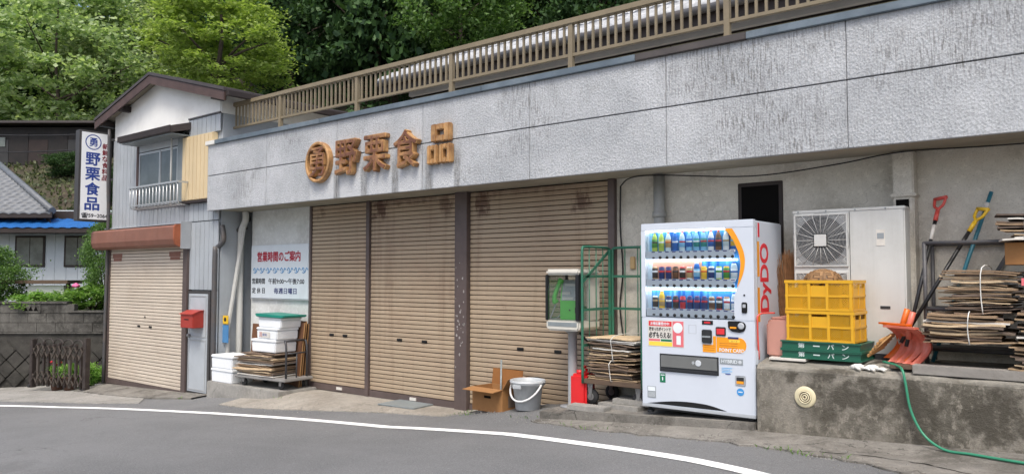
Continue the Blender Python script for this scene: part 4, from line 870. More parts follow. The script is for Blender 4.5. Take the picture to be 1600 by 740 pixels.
# door front in pieces around the opening
def poly(m, pts, y0, y1, name, par, bevel=0): return MB().prism([(a, b+k) for a, b in pts], y0, y1).build(name, m, par, bevel, local=True)
door = poly('vm_white', [(0, .1), (VW, .1), (VW, .945), (0, .945)], 0, .06, 'door', vm, .006)
poly('vm_white', [(0, 1.787), (VW, 1.787), (VW, 1.857), (0, 1.857)], 0, .06, 'top_panel', door, .004)
poly('vm_white', [(0, .9455), (.046, .9455), (.046, 1.7865), (0, 1.7865)], .0005, .06, 'left_stile', door)
poly('vm_white', [(.95, .9455), (1.1395, .9455), (1.1395, 1.7865), (.872, 1.7865), (.948, 1.677), (1.001, 1.553), (1.018, 1.454), (1.005, 1.35), (.985, 1.245), (.953, 1.163)], .0005, .06, 'right_stile', door)
arc_o = catmull([(.943, 1.78), (.991, 1.7), (1.043, 1.582), (1.06, 1.477), (1.04, 1.361), (.988, 1.243)], 5); arc_i = catmull([(.872, 1.78), (.948, 1.677), (1.001, 1.553), (1.017, 1.454), (1.004, 1.35), (.984, 1.243)], 5)
mb = MB(); n = len(arc_o); vs_ = [(a, -.0025, b+k) for a, b in arc_o]+[(a, -.0025, b+k) for a, b in arc_i]; mb.add(vs_, [(i, i+1, n+i+1, n+i) for i in range(n-1)]); mb._fix = True; mb.build('orange_arc', 'vm_orange', door, local=True)
# display interior
vq('display_back', 'vm_inner', vm, .03, 1.03, .052, .059, .94, 1.79)
def pan(u0, u1, z0, z1, m, y=.05): vq('backdrop', m, vm, u0, u1, y-.003, y, z0, z1)
pan(.07, 1.0, 1.51, 1.785, 'vm_blue', .049); pan(.1, .62, 1.235, 1.505, 'vm_salmon'); pan(.622, 1.005, 1.235, 1.505, 'vm_blue'); pan(.09, .97, .95, 1.228, 'vm_blue')
rng = random.Random(9)
for z0, z1, u0 in ((1.51, 1.785, .07), (1.24, 1.505, .63), (.96, 1.228, .1)):
    for i in range(int((.98-u0)/.045)): vq('backdrop_stripe', rng.choice(('vm_cyan', 'b_blue', 'vm_blue', 'b_aqua')), vm, u0+i*.045+.004, u0+i*.045+.03, .0445, .0458, z0+rng.uniform(.0, .08), z1-rng.uniform(0, .03))
def bottle(kind, a, b, c):
    mb = MB()
    if kind == 'pet': body = [(.026, 0), (.03, .01), (.03, .1), (.029, .12), (.018, .15), (.012, .16), (.012, .165)]; lab = (.035, .11); cap = .165; H2 = .18
    elif kind == 'can': body = [(.024, 0), (.028, .008), (.028, .095), (.024, .105)]; lab = (.01, .094); cap = .105; H2 = .108
    else: body = [(.028, 0), (.031, .008), (.031, .08), (.03, .1), (.024, .12), (.018, .13)]; lab = (.02, .085); cap = .13; H2 = .145
    mb.k = 0; mb.lathe(body, n=12); mb.k = 1; r = max(x for x, z in body)+.0006; mb.lathe([(r, lab[0]), (r, lab[1])], n=12)
    mb.k = 2; mb.lathe([(.0125 if kind == 'pet' else .019, cap), (.0125 if kind == 'pet' else .018, H2)], n=10)
    mb.k = 2; mb.lathe([(r+.0005, lab[0]+(lab[1]-lab[0])*.55), (r+.0005, lab[0]+(lab[1]-lab[0])*.75)], n=12)
    return mb.mesh('sample_bottle', [a, b, c])
rows = [(1.588, [('pet', 'b_lime', 'b_green', 'b_dark'), ('pet', 'b_lime', 'b_lime', 'b_white'), ('pet', 'b_pale', 'b_tan', 'b_orange'), ('pet', 'b_blue', 'b_blue', 'b_white'), ('pet', 'b_pale', 'b_aqua', 'b_red'), ('pet', 'b_aqua', 'b_blue', 'b_white'), ('pet', 'b_aqua', 'b_teal', 'b_white'), ('pet', 'b_aqua', 'b_teal', 'b_red'), ('pet', 'b_white', 'b_blue', 'b_red'), ('pet', 'b_brown', 'b_dark', 'b_red'), ('pet', 'b_white', 'b_pale', 'b_tan'), ('pet', 'b_blue', 'b_yellow', 'b_aqua')]),
        (1.318, [('can', 'b_tan', 'b_dark', 'b_white'), ('can', 'b_navy', 'b_navy', 'b_red'), ('can', 'b_navy', 'b_navy', 'b_red'), ('can', 'b_dark', 'b_brown', 'b_dark'), ('can', 'b_red', 'b_dark', 'b_white'), ('can', 'b_white', 'b_tan', 'b_red'), ('wide', 'b_blue', 'b_aqua', 'b_white'), ('can', 'b_yellow', 'b_yellow', 'b_orange'), ('can', 'b_white', 'b_navy', 'b_pale'), ('can', 'b_lime', 'b_white', 'b_green'), ('can', 'b_yellow', 'b_green', 'b_red'), ('wide', 'b_pale', 'b_white', 'b_blue')]),
        (1.036, [('can', 'b_white', 'b_dark', 'b_tan'), ('wide', 'b_yellow', 'b_tan', 'b_yellow'), ('can', 'b_dark', 'b_navy', 'b_white'), ('can', 'b_dark', 'b_dark', 'b_red'), ('can', 'b_red', 'b_red', 'b_navy'), ('can', 'b_navy', 'b_navy', 'b_red'), ('can', 'b_navy', 'b_navy', 'b_red'), ('can', 'b_navy', 'b_navy', 'b_red'), ('can', 'b_tan', 'b_brown', 'b_white'), ('can', 'b_red', 'b_dark', 'b_white'), ('can', 'b_tan', 'b_white', 'b_red'), ('wide', 'b_pale', 'b_white', 'b_blue')])]
BM = {}
for ri, (z, items) in enumerate(rows):
    sh = vq('shelf', 'vm_white', vm, .052, .945, .004, .05, z-.083, z-.004, bevel=.003)
    for i, key in enumerate(items):
        if key not in BM: BM[key] = bottle(*key)
        u = .135+i*.0735
        o = link('sample_bottle' if key[0] == 'pet' else 'sample_can', BM[key], vm, (u, .03, z-.034)); o.scale = (1.0, .45, 1.05)
        if key[0] != 'pet': o.scale = (1.05, .45, 1.13)
        MB().lathe([(.001, 0), (.015, .0), (.0165, .004), (.011, .008), (.001, .0085)], (0, 0, 0), 14, 'y').build('button', 'vm_black', sh, local=True).location = (u, .004, z-.066-.03)
        sh.children[-1].scale = (1, 1, .5)
        MB().box(u-.026, u+.026, .0015, .0035, z-.052, z-.03).build('price_tag', 'vm_orange' if (ri == 0 and i == 10) else 'vm_ltgrey', sh, local=True)
        MB().box(u-.02, u+.018, .001, .0014, z-.046, z-.036).build('price_print', 'ink_navy', sh, local=True)
t = flat('lamp_strip', 'f4f8ff'); t.b.inputs['Emission Color'].default_value = (.93, .97, 1, 1); t.b.inputs['Emission Strength'].default_value = 5
for z in (1.5, 1.222, 1.785): vq('light_strip', 'lamp_strip', vm, .052, .98 if z < 1.7 else .86, .008, .03, z-.012, z)
mb = MB(); mb.add([(a, .0025, b+k) for a, b in win], [list(range(len(win)))]); mb._fix = True; mb.build('display_glass', 'glass', vm, local=True)
# lower door details
def dq(name, m, u0, u1, z0, z1, dep=.004, par=None, bevel=0): return vq(name, m, par or door, u0, u1, -dep, .001, z0, z1, bevel=bevel)
po = dq('poster', 'card_white', .071, .452, .664, .914, .002)
def pq(name, m, u0, u1, z0, z1, dep=.003): return vq(name, m, po, u0, u1, -dep, -.0021, z0, z1)
pq('poster_band', 'vm_red', .08, .325, .86, .908); pq('poster_panel', 'vm_pink', .335, .448, .67, .912); pq('poster_panel', 'vm_yellow', .08, .33, .67, .71); pq('poster_panel', 'vm_pink', .08, .2, .715, .735); pq('poster_panel', 'vm_green', .21, .325, .715, .735)
def vtext(s, m, w_, h_, u, z, par, y=-.0035, bold=.025, name='poster_text'): me = text(s, w_, h_, .0003, bold, 'y', (u, y, z+k)); me.materials.append(M[m]); return link(name, me, par)
vtext('お得応募受付中!', 'b_white', .2, .03, .2, .884, po); vtext('貯まったポイントで', 'ink_black', .23, .035, .2, .832, po); vtext('必ずもらえる!', 'ink_black', .235, .055, .2, .775, po, bold=.03)
MB().lathe([(.05, 0), (.05, .001)], (.39, -.0028, .85+k), 20, 'y').build('poster_disc', 'b_white', po, local=True); pq('poster_card', 'b_white', .375, .42, .69, .775, .0035)
mb = MB(); boxring(mb, .501, .578, .803+k, .884+k, .003, .003, -.002, .001); mb.build('panel_outline', 'vm_trim', door, local=True)
d_ = dq('amount_display', 'vm_black', .638, .745, .894, .931, .004); vq('display_digits', 'vm_red', d_, .66, .72, -.0055, -.004, .905, .92)
bs = dq('bill_slot', 'vm_dark', .637, .736, .722, .847, .02, bevel=.008); vq('slot_lip', 'vm_greyprint', bs, .645, .728, -.026, -.02, .775, .79)
cr = dq('card_reader', 'vm_dark', .773, .871, .796, .877, .012, bevel=.006); vq('reader_face', 'vm_red', cr, .785, .86, -.0145, -.012, .81, .862)
el = [(.975+.087*math.cos(a)*(1 if abs(math.cos(a)) < .8 else 1), .886+.052*math.sin(a)) for a in [2*math.pi*i/24 for i in range(24)]]
co_ = poly('vm_black', [(.89, .935), (1.0, .936), (1.05, .925), (1.064, .89), (1.045, .845), (1.0, .833), (.93, .84), (.895, .87)], -.012, .001, 'coin_slot', door, .006); MB().lathe([(.03, 0), (.03, .008), (.02, .01)], (1.02, -.012, .893+k), 16, 'y').build('coin_dial', 'vm_trim', co_, local=True)
vq('return_lever', 'vm_orange', co_, .915, .975, -.018, -.012, .868, .884)
oa = poly('vm_orange', [(.642, .639), (.773, .639), (.773, .79), (.745, .79), (.745, .71), (.642, .71)], -.003, .001, 'orange_panel', door)
ob = poly('vm_orange', [(.779, .648)]+[(1.0+.062*math.cos(a), .716+.068*math.sin(a)) for a in [-math.pi/2+math.pi*i/10 for i in range(11)]]+[(.779, .784)], -.003, .001, 'orange_panel', door)
vtext('POINT CARD', 'b_white', .235, .032, .925, .668, ob, -.0042, .02); vq('card_band', 'vm_yellow', ob, .9, 1.0, -.0045, -.003, .742, .765); vtext('カード', 'ink_red', .06, .016, .95, .753, ob, -.005, .0)
vq('card_band', 'ink_navy', ob, .89, .99, -.0045, -.003, .772, .79)
for i in range(3): vq('print_line', 'ink_maroon', ob, .81, .98, -.0038, -.003, .728-.02*i, .7305-.02*i)
for i in range(3): vq('print_line', 'ink_maroon', oa, .655, .76, -.0038, -.003, .7-.02*i, .7025-.02*i)
fl = dq('delivery_flap', 'vm_dark', .195, .797, .428, .598, .004, bevel=.004); vq('flap_window', 'vm_flap', fl, .21, .785, -.014, -.004, .47, .585, bevel=.004); vq('flap_lip', 'vm_dark', fl, .21, .785, -.018, -.004, .436, .462, bevel=.004)
MB().lathe([(.024, 0), (.03, 0), (.03, .002), (.024, .002)], (.6, -.0145, .53+k), 18, 'y').build('flap_mark', 'vm_ltgrey', fl, local=True); vtext('手', 'vm_ltgrey', .03, .03, .55, .53, fl, -.0148, .02, 'flap_print')
hy = dq('grey_plate', 'vm_greyprint', .807, 1.027, .54, .594, .003); vtext('HYBRID', 'b_white', .15, .03, .9, .567, hy, -.0042, .015); MB().lathe([(.016, 0), (.016, .002)], (1.0, -.003, .567+k), 14, 'y').build('plate_mark', 'vm_ltgrey', hy, local=True)
for i in range(4): dq('blue_print', 'vm_cyan', .825, .925-.02*(i % 2), .503-.014*i, .508-.014*i, .002)
dq('blue_print', 'ink_blue', .86, .91, .447, .455, .002)
gs = dq('green_sticker', 'vm_green', .194, .254, .322, .409, .002); vq('sticker_arrow', 'b_white', gs, .219, .229, -.0032, -.002, .34, .375); vq('sticker_line', 'b_white', gs, .203, .245, -.0032, -.002, .388, .396)
vg = dq('serial_plate', 'vm_greyprint', .06, .15, .165, .276, .003); vq('plate_top', 'b_white', vg, .066, .144, -.0045, -.003, .23, .27)
for i in range(5): vq('vent_slit', 'vm_ltgrey', vg, .068, .142, -.004, -.003, .175+.01*i, .179+.01*i)
rt = dq('coin_return_cup', 'vm_trim', .954, 1.048, .356, .445, .006, bevel=.012); vq('cup_opening', 'vm_dark', rt, .966, 1.036, -.008, -.006, .372, .432, bevel=.004); vq('cup_floor', 'vm_orange', rt, .968, 1.034, -.0095, -.008, .374, .398)
MB().lathe([(.034, 0), (.034, .0025)], (1.0, 0, .3+k), 20, 'y').build('round_sticker', 'vm_blue', door, local=True)
dq('sticker_print', 'b_white', .98, 1.02, .297, .305, .004)
kh = dq('door_handle', 'vm_black', 1.024, 1.076, 1.01, 1.107, .012, bevel=.02); vq('key_plate', 'vm_trim', kh, 1.036, 1.064, -.0145, -.012, 1.06, 1.09)
MB().lathe([(.009, 0), (.009, .003)], (1.049, 0, 1.171+k), 12, 'y').build('lock', 'vm_black', door, local=True)
poly('vm_black', [(.06, .11)]+catmull([(.1, .117), (.32, .15), (.518, .16), (.7, .15), (.87, .113)], 4), -.002, .002, 'kick_recess', door)
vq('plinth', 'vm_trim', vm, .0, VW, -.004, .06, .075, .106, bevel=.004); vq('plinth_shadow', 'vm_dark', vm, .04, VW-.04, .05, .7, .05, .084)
for u in (.06, 1.08):
    for y in (.06, .66): MB().lathe([(.035, -.012), (.035, .004), (.02, .006), (.02, .05)], (u, y, .03 if u > .5 else .0), 14).build('foot', 'vm_dark', vm, local=True)
# right-hand side print
vq('hinge_strip', 'vm_trim', vm, VW-.004, VW+.004, .062, .075, .12, 1.83)
def side(name, m, y0, y1, z0, z1): return vq(name, m, vm, VW-.0055, VW-.0035, y0, y1, z0, z1)
vq('lock_bracket', 'vm_trim', vm, VW-.005, VW+.02, .02, .09, .55, .68, bevel=.004)
side('side_print', 'vm_orange', .095, .15, 1.34, 1.66); side('side_print', 'vm_orange', .095, .15, .93, 1.24); side('side_print', 'vm_red', .12, .16, 1.7, 1.83)
me = text('DyDO', .62, .26, .0006, .03, 'x', (0, 0, 0)); rot = Matrix.Rotation(R(90), 4, 'X'); me.transform(rot); me.transform(Matrix.Translation((VW-.0042, .3, 1.33+k))); me.materials.append(M['vm_red']); link('side_lettering', me, vm)

# ------------------------------------------------------------------ raised platform with the air conditioner
mb = MB(); prof = [(6.7, -.3), (6.7, .53), (6.715, .553), (6.74, .562), (7.0, .61), (7.2, .62), (YW+.02, .62), (YW+.02, -.3)]
rng = random.Random(2); xs2 = [-2.58+.12*i for i in range(48)]; vs_ = []
for x in xs2:
    for j, (y, z) in enumerate(prof): vs_.append((x, y+(rng.uniform(-.006, .006) if 0 < j < 4 else 0), z+(rng.uniform(-.007, .006) if j in (2, 3) else 0)))
n = len(prof); mb.add(vs_, [(i*n+j, i*n+j+1, i*n+n+j+1, i*n+n+j) for i in range(47) for j in range(n-1)]+[tuple(range(n-1, -1, -1))], False); mb._fix = True
pf = one('retaining_platform', mb, 'retaining', 'dark stained concrete platform wall carrying crates and air conditioner', 'wall', (-1.5, 6.7, .05))
vc = thing('vent_cap', 'round cream vent cap set in the stained concrete wall', 'vent', (-2.16, 6.7, .32))
MB().lathe([(.09, 0), (.09, .008), (.082, .014), (.06, .016)], (0, 0, 0), 28, 'y').build('flange', 'vent_cream', vc, local=True)
for i, r in enumerate((.05, .033, .016)):
    MB().lathe([(r-.005, .014), (r-.005, .024), (r+.004, .024), (r+.004, .014)], (0, 0, 0), 24, 'y').build('ring', 'vent_cream', vc, local=True)
MB().lathe([(.056, .0163), (.056, .0166)], (0, 0, 0), 24, 'y').build('dark_gap', 'deck_brown', vc, local=True)

ac = thing('air_conditioner', 'large off-white outdoor air conditioner unit with round fan grille', 'air conditioner', (-1.97, 7.42, .62))
A0, A1 = -.45, .5
MB().box(A0, A1, -.17, .16, .04, 1.325).build('casing', 'ac_white', ac, .012, local=True); MB().box(A0-.006, A1+.006, -.176, .166, 1.3, 1.33).build('top_cover', 'ac_white', ac, .008, local=True)
for x in (-.3, .3): ql('foot', 'ac_dark', ac, x-.06, x+.06, -.18, .17, 0, .05)
MB().box(.048, .052, -.173, -.169, .05, 1.3).build('panel_seam', 'ac_dark', ac, local=True)
for x in (-.4, -.15, .1, .35): MB().lathe([(.008, 0), (.008, .004)], (x, -.176, 1.315), 8, 'y').build('screw', 'plate_steel', ac, local=True)
def fan(cx, cz):
    gr = MB(); boxring(gr, cx-.235, cx+.235, cz-.24, cz+.24, .012, .012, -.185, -.168); gr = gr.build('fan_grille', 'ac_white', ac, local=True)
    MB().box(cx-.222, cx+.222, -.1725, -.1715, cz-.228, cz+.228).build('grille_backing', 'ac_grille', gr, local=True); MB().lathe([(.218, 0), (.218, .001)], (cx, -.1727, cz), 40, 'y').build('fan_opening', 'ac_dark', gr, local=True)
    for i in range(5):
        a = i*2*math.pi/5; mb = MB()
        mb.add([(cx+r*math.cos(a+d), -.1745-.002*e, cz+r*math.sin(a+d)) for r, d, e in ((.05, 0, 0), (.2, .1, 0), (.205, .75, 1), (.06, .6, 1))], [(0, 1, 2, 3)]); mb.build('blade', 'ac_fan', gr, local=True)
    mb = MB()
    for i in range(17): r = .06+.0118*i; mb.tube([(cx+r*math.cos(a), -.182, cz+r*math.sin(a)) for a in [2*math.pi*k_/36 for k_ in range(36)]], .0021, 4, True)
    mb.build('ring_wires', 'ac_grille', gr, local=True)
    mb = MB()
    for i in range(20): a = 2*math.pi*i/20; rr = min(.225/max(abs(math.cos(a)), .01), .23/max(abs(math.sin(a)), .01)); mb.tube([(cx+.04*math.cos(a), -.184, cz+.04*math.sin(a)), (cx+rr*math.cos(a), -.184, cz+rr*math.sin(a))], .0024, 4)
    for sx_ in (-1, 1):
        for sz_ in (-1, 1):
            for i in range(5): a = math.atan2(sz_, sx_); r = .265+.011*i; mb.tube([(cx+r*math.cos(a+t_), -.182, cz+r*math.sin(a+t_)) for t_ in (-.12+.02*i, 0, .12-.02*i)], .0018, 4)
    mb.build('spoke_wires', 'ac_white', gr, local=True)
    MB().box(cx-.06, cx+.06, -.196, -.183, cz-.06, cz+.06).build('hub_plate', 'ac_white', gr, .016, local=True)
fan(-.2, 1.05); fan(-.2, .52)
lb = ql('label_sticker', 'card_white', ac, .27, .34, -.173, -.1695, .99, 1.13); MB().box(.277, .333, -.1745, -.173, 1.05, 1.1).build('sticker_print', 'vm_greyprint', lb, local=True)
ql('name_plate', 'ac_dark', ac, .29, .37, -.1735, -.1695, .44, .465); ql('service_panel', 'ac_white', ac, .04, .18, -.175, -.1695, .18, .34); MB().box(A1-.001, A1+.004, -.09, .02, .3, .5).build('service_panel', 'ac_white', ac, local=True)
ql('seam_dark', 'ac_dark', ac, .06, .11, -.1735, -.1695, .37, .38)

def crate(label, loc, rz):
    t = thing('plastic_crate', label, 'crate', loc, rz, 'yellow crates'); w_, d_, h_ = .575, .35, .265
    mb = MB(); mb.box(-w_/2, w_/2, -d_/2, d_/2, .004, .012)
    mb.build('floor', 'crate_yellow', t, local=True)
    for z in (.0, .118, h_-.028):
        hh_ = .026 if z > .2 else .018; mb = MB(); e = .006 if z > .2 else .002
        mb.box(-w_/2-e, w_/2+e, -d_/2-e, -d_/2+.012, z, z+hh_).box(-w_/2-e, w_/2+e, d_/2-.012, d_/2+e, z, z+hh_).box(-w_/2-e, -w_/2+.012, -d_/2+.0125, d_/2-.0125, z, z+hh_).box(w_/2-.012, w_/2+e, -d_/2+.0125, d_/2-.0125, z, z+hh_)
        mb.build('rim' if z > .2 else 'rail', 'crate_yellow', t, local=True)
    def lattice(u0, u1, z0, z1, f):
        mb = MB(); p = .02
        u = u0-(z1-z0)
        while u < u1:
            for s_ in (1, -1):
                pa, pb = (u, z0), (u+(z1-z0), z1)
                a_, b_ = max(u0, pa[0]), min(u1, pb[0])
                if b_-a_ > .004:
                    za, zb_ = z0+(a_-pa[0]), z0+(b_-pa[0])
                    if s_ < 0: za, zb_ = z1-(za-z0), z1-(zb_-z0)
                    mb.bar(f(a_, za), f(b_, zb_), .0045, .0045)
            u += p
        return mb
    # front, back, sides: lattice panels and plain panels
    for sgn in (-1, 1):
        fy = lambda u, z, s_=sgn: (u, s_*(d_/2-.006), z)
        segs = [(-w_/2+.03, -.08, 1), (-.075, .075, 0), (.08, w_/2-.03, 1)]
        for u0, u1, lt in segs:
            if lt:
                lattice(u0, u1, .018, .118, fy).build('lattice', 'crate_yellow', t, local=True); lattice(u0, u1, .136, h_-.028, fy).build('lattice', 'crate_yellow', t, local=True)
            else:
                ql('panel', 'crate_yellow', t, u0, u1, sgn*(d_/2-.006)-.003, sgn*(d_/2-.006)+.003, .136, h_-.05); lattice(u0, u1, .018, .118, fy).build('lattice', 'crate_yellow', t, local=True)
        for u in (-w_/2+.015, -.0775, .0775, w_/2-.015): ql('rib', 'crate_yellow', t, u-.012, u+.012, sgn*(d_/2-.004)-.008, sgn*(d_/2-.004)+.006, .004, h_-.03)
        fx = lambda u, z, s_=sgn: (s_*(w_/2-.006), u, z)
        lattice(-d_/2+.03, d_/2-.03, .018, .118, fx).build('lattice', 'crate_yellow', t, local=True); ql('panel', 'crate_yellow', t, sgn*(w_/2-.006)-.003, sgn*(w_/2-.006)+.003, -d_/2+.02, d_/2-.02, .136, h_-.07)
        for y in (-d_/2+.02, 0, d_/2-.02): ql('rib', 'crate_yellow', t, sgn*(w_/2-.004)-.006, sgn*(w_/2-.004)+.006, y-.01, y+.01, .004, h_-.03)
    return t
def tray(label, loc, rz):
    t = thing('bread_tray', label, 'tray', loc, rz, 'green bread trays'); w_, d_, h_ = .66, .37, .076
    ql('floor', 'tray_green', t, -w_/2+.01, w_/2-.01, -d_/2+.01, d_/2-.01, .002, .01)
    mb = MB(); mb.box(-w_/2, w_/2, -d_/2, -d_/2+.01, 0, h_).box(-w_/2, w_/2, d_/2-.01, d_/2, 0, h_).box(-w_/2, -w_/2+.01, -d_/2+.0105, d_/2-.0105, 0, h_).box(w_/2-.01, w_/2, -d_/2+.0105, d_/2-.0105, 0, h_); mb.build('wall', 'tray_green', t, local=True)
    mb = MB(); boxr = ((-w_/2-.012, w_/2+.012, -d_/2-.012, -d_/2-.0005), (-w_/2-.012, w_/2+.012, d_/2+.0005, d_/2+.012), (-w_/2-.012, -w_/2-.0005, -d_/2, d_/2), (w_/2+.0005, w_/2+.012, -d_/2, d_/2))
    for b in boxr: mb.box(*b, h_-.012, h_).box(*b, 0, .01)
    mb.build('rim', 'tray_green', t, local=True)
    for ch, u in zip('第一パン', (-.16, -.03, .09, .21)):
        me = text(ch, .055, .042 if ch != '一' else .01, .0005, .02, 'y', (u, -d_/2-.0012, .038)); me.materials.append(M['tray_paint']); link('stencil', me, t)
    return t
tray('green bread tray resting on the concrete platform under another tray', (-2.08, 7.06, .624), R(-1)); tray('green bread tray stacked directly under the yellow crates', (-2.08, 7.06, .701), R(-1.5))
crate('yellow lattice crate standing on the green trays', (-2.08, 7.05, .778), R(-2)); crate('yellow lattice crate on top with a woven basket in it', (-2.085, 7.05, 1.045), R(-2.5))
one('thin_board', MB().box(-2.52, -2.2, 6.84, 7.0, .6, .622), 'card_white', 'thin pale board sticking out under the green trays', 'board', (-2.36, 6.92, .6), bevel=.003)
# woven basket dome lying in the top crate
bs_ = thing('woven_basket', 'brown woven basket upside down in the top yellow crate', 'basket', (-2.1, 7.05, 1.285))
for i in range(7):
    for j in range(16):
        a = 2*math.pi*(j+.5*(i % 2))/16; e = i*math.pi/2/6.6; r = .16*math.cos(e); z = .115*math.sin(e)
        if i == 6 and j % 4: continue
        if 'bw' not in globals(): bw = MB().box(-.034, .034, -.012, .012, -.0025, .0025).mesh('strip', 'basket')
        o = link('strip', bw, bs_, (r*math.cos(a), r*math.sin(a), z)); o.rotation_euler = Euler((0, math.pi/2-e, a), 'XYZ') if (i+j) % 2 else (Matrix.Rotation(a, 4, 'Z') @ Matrix.Rotation(math.pi/2-e, 4, 'Y') @ Matrix.Rotation(math.pi/2, 4, 'Z')).to_euler()
MB().lathe([(.155, 0), (.15, .03), (.12, .075), (.07, .1), (.0, .108)], (0, 0, 0), 20).build('liner', 'deck_brown', bs_, local=True)
# slatted wooden rack piece
wr = thing('slatted_rack', 'small slatted bamboo rack leaning on the green trays', 'rack', (-1.67, 7.02, .68), R(12))
for i in range(6):
    z = .028*i; MB().bar((-.06+.018*i, -.11, .0+z*.9), (.06+.02*i, .11, .06+z*.9), .012, .02, (0, 0, 1)).build('slat', 'bamboo', wr, local=True)
for y in (-.08, .08): MB().bar((-.055, y, .005), (.12, y, .18), .016, .012).build('cross_bar', 'bamboo', wr, local=True)
# translucent pinkish jug box & broom behind machine
jb = thing('plastic_tub', 'pinkish translucent plastic tub standing between vending machine and crates', 'tub', (-2.47, 7.12, .62))
MB().prism([(-.1, 0), (.16, 0), (.13, .3), (.1, .345), (-.06, .345), (-.1, .3)], -.2, .2).build('tub', 'jug_pink', jb, .018, local=True); MB().box(-.065, .105, -.19, .19, .338, .352).build('cover', 'jug_pink', jb, .006, local=True)
rp = MB().tube(catmull([(-2.59, 6.79, .6), (-2.595, 6.78, .9), (-2.585, 6.8, 1.0), (-2.5, 6.95, 1.01)], 5), .008, 6); one('red_wire_guard', rp, 'grip_red', 'thin red bent pipe beside the vending machine', 'pipe', (-2.59, 6.79, .6))
br = thing('straw_broom', 'brown straw broom standing bristles up behind the vending machine', 'broom', (-2.52, 7.4, .62))
rng = random.Random(4); mb = MB()
for i in range(420):
    a, b = rng.gauss(0, .06), rng.uniform(-.05, .05); mb.bar((a*.5, b*.4, .24), (a*1.15+rng.uniform(-.02, .02), b*1.3, rng.uniform(.8, 1.0)-abs(a)*1.2), .0026, .0026)
stuff(mb.build('bristles', 'straw', br, local=True)); MB().tube([(0, 0, 0), (0, 0, .36)], .014, 8).build('stick', 'bamboo', br, local=True); MB().tube([(.03*math.cos(a), .025*math.sin(a), .33) for a in [k_*math.pi/6 for k_ in range(12)]], .008, 5, True).build('binding', 'string_white', br, local=True)
# white work gloves
rng = random.Random(8); gl = thing('work_gloves', 'white cotton work gloves dropped on the platform edge', 'gloves', (-1.72, 6.79, .575))
for gx, ga in ((-.04, .3), (.07, -.2)):
    mb = MB(); mb.tube([(gx-.05, .0, .012), (gx-.02, .0, .02), (gx+.02, .0, .022), (gx+.05, 0, .016)], [.018, .024, .026, .02], 8); 
    for f_ in range(4): yy = -.03+.018*f_; mb.tube([(gx+.04, yy, .015), (gx+.08, yy*1.3, .018), (gx+.11, yy*1.5-.01, .008)], [.011, .0105, .008], 6)
    mb.tube([(gx-.01, -.02, .015), (gx+.015, -.055, .014), (gx+.04, -.07, .008)], [.012, .011, .008], 6); mb.build('glove', 'glove', gl, local=True)
# snow shovels: blade + shaft + grip
def dgrip(mb, p, d, side_, s=1):
    p, d, w_ = Vector(p), Vector(d).normalized(), Vector(side_)
    a = p+d*.13*s; mb.tube(catmull([p, p+d*.03*s+w_*.012, p+d*.06*s+w_*.045*s, a+w_*.055*s, a+w_*.05*s], 3), .0125, 8); mb.tube(catmull([p, p+d*.03*s-w_*.012, p+d*.06*s-w_*.045*s, a-w_*.055*s, a-w_*.05*s], 3), .0125, 8); mb.tube([a-w_*.062*s, a+w_*.062*s], .016, 10); mb.tube([p-d*.09*s, p+d*.005], .0185, 10)
def snow_shovel(label, loc, rz, blade_m, grip_m, top, tint=False):
    t = thing('snow_shovel', label, 'shovel', loc, rz, 'snow shovels'); top = Vector(top)
    mb = MB(); nu, nv = 40, 12; vs_ = []
    for i in range(nu+1):
        rib = max(0, math.cos(i*2*math.pi/10))**3*.024
        for j in range(nv+1):
            v = j/nv; vs_.append((-.16+.32*i/nu, (.16*math.sin(math.pi*v*.95)-rib-.04*v), .29*v))
    fs = [(i*(nv+1)+j, (i+1)*(nv+1)+j, (i+1)*(nv+1)+j+1, i*(nv+1)+j+1) for i in range(nu) for j in range(nv)]
    o_ = len(vs_); vs_ += [(x, y+.008, z) for x, y, z in vs_]; fs += [tuple(o_+i for i in reversed(f_)) for f_ in fs]
    mb.add(vs_, fs, True); mb.bar((-.165, -.035, .295), (.165, -.035, .295), .05, .016)
    mb.tube([(0, .05, .2), (.02, .03, .3), (.05, .05, .42)], .024, 8)
    mb.build('blade', blade_m, t, local=True)
    p0 = Vector((0, .02, .14)); MB().tube([p0, top], .0155, 10).build('shaft', 'shaft_black', t, local=True)
    mb = MB(); dgrip(mb, top, top-p0, Vector((1, 0, 0)).cross((top-p0).normalized()).cross(top-p0).normalized()*-1); mb.build('grip', grip_m, t, local=True); MB().tube([top-(top-p0).normalized()*.27, top-(top-p0).normalized()*.13], .0162, 10).build('paper_sleeve', 'card_white' if tint else 'shaft_black', t, local=True)
    return t
snow_shovel('snow shovel with pink ribbed blade and red handle beside the metal rack', (-1.44, 6.97, .63), R(-34), 'shovel_pink', 'grip_red', (-.13, .52, 1.27), True)
snow_shovel('snow shovel with orange blade and yellow handle beside the metal rack', (-1.5, 7.06, .65), R(-38), 'shovel_orange', 'grip_yellow', (.2, .6, 1.14))
mb = MB().tube([(-1.3, 7.33, .62), (-.86, 7.53, 2.05)], .016, 10); tp_ = one('teal_pole', mb, 'pole_teal', 'long teal pole with white band leaning on the wall by the rack', 'pole', (-1.3, 7.33, .62)); MB().tube([(-.91, 7.507, 1.888), (-.888, 7.517, 1.96)], .018, 10).build('white_band', 'card_white', tp_)
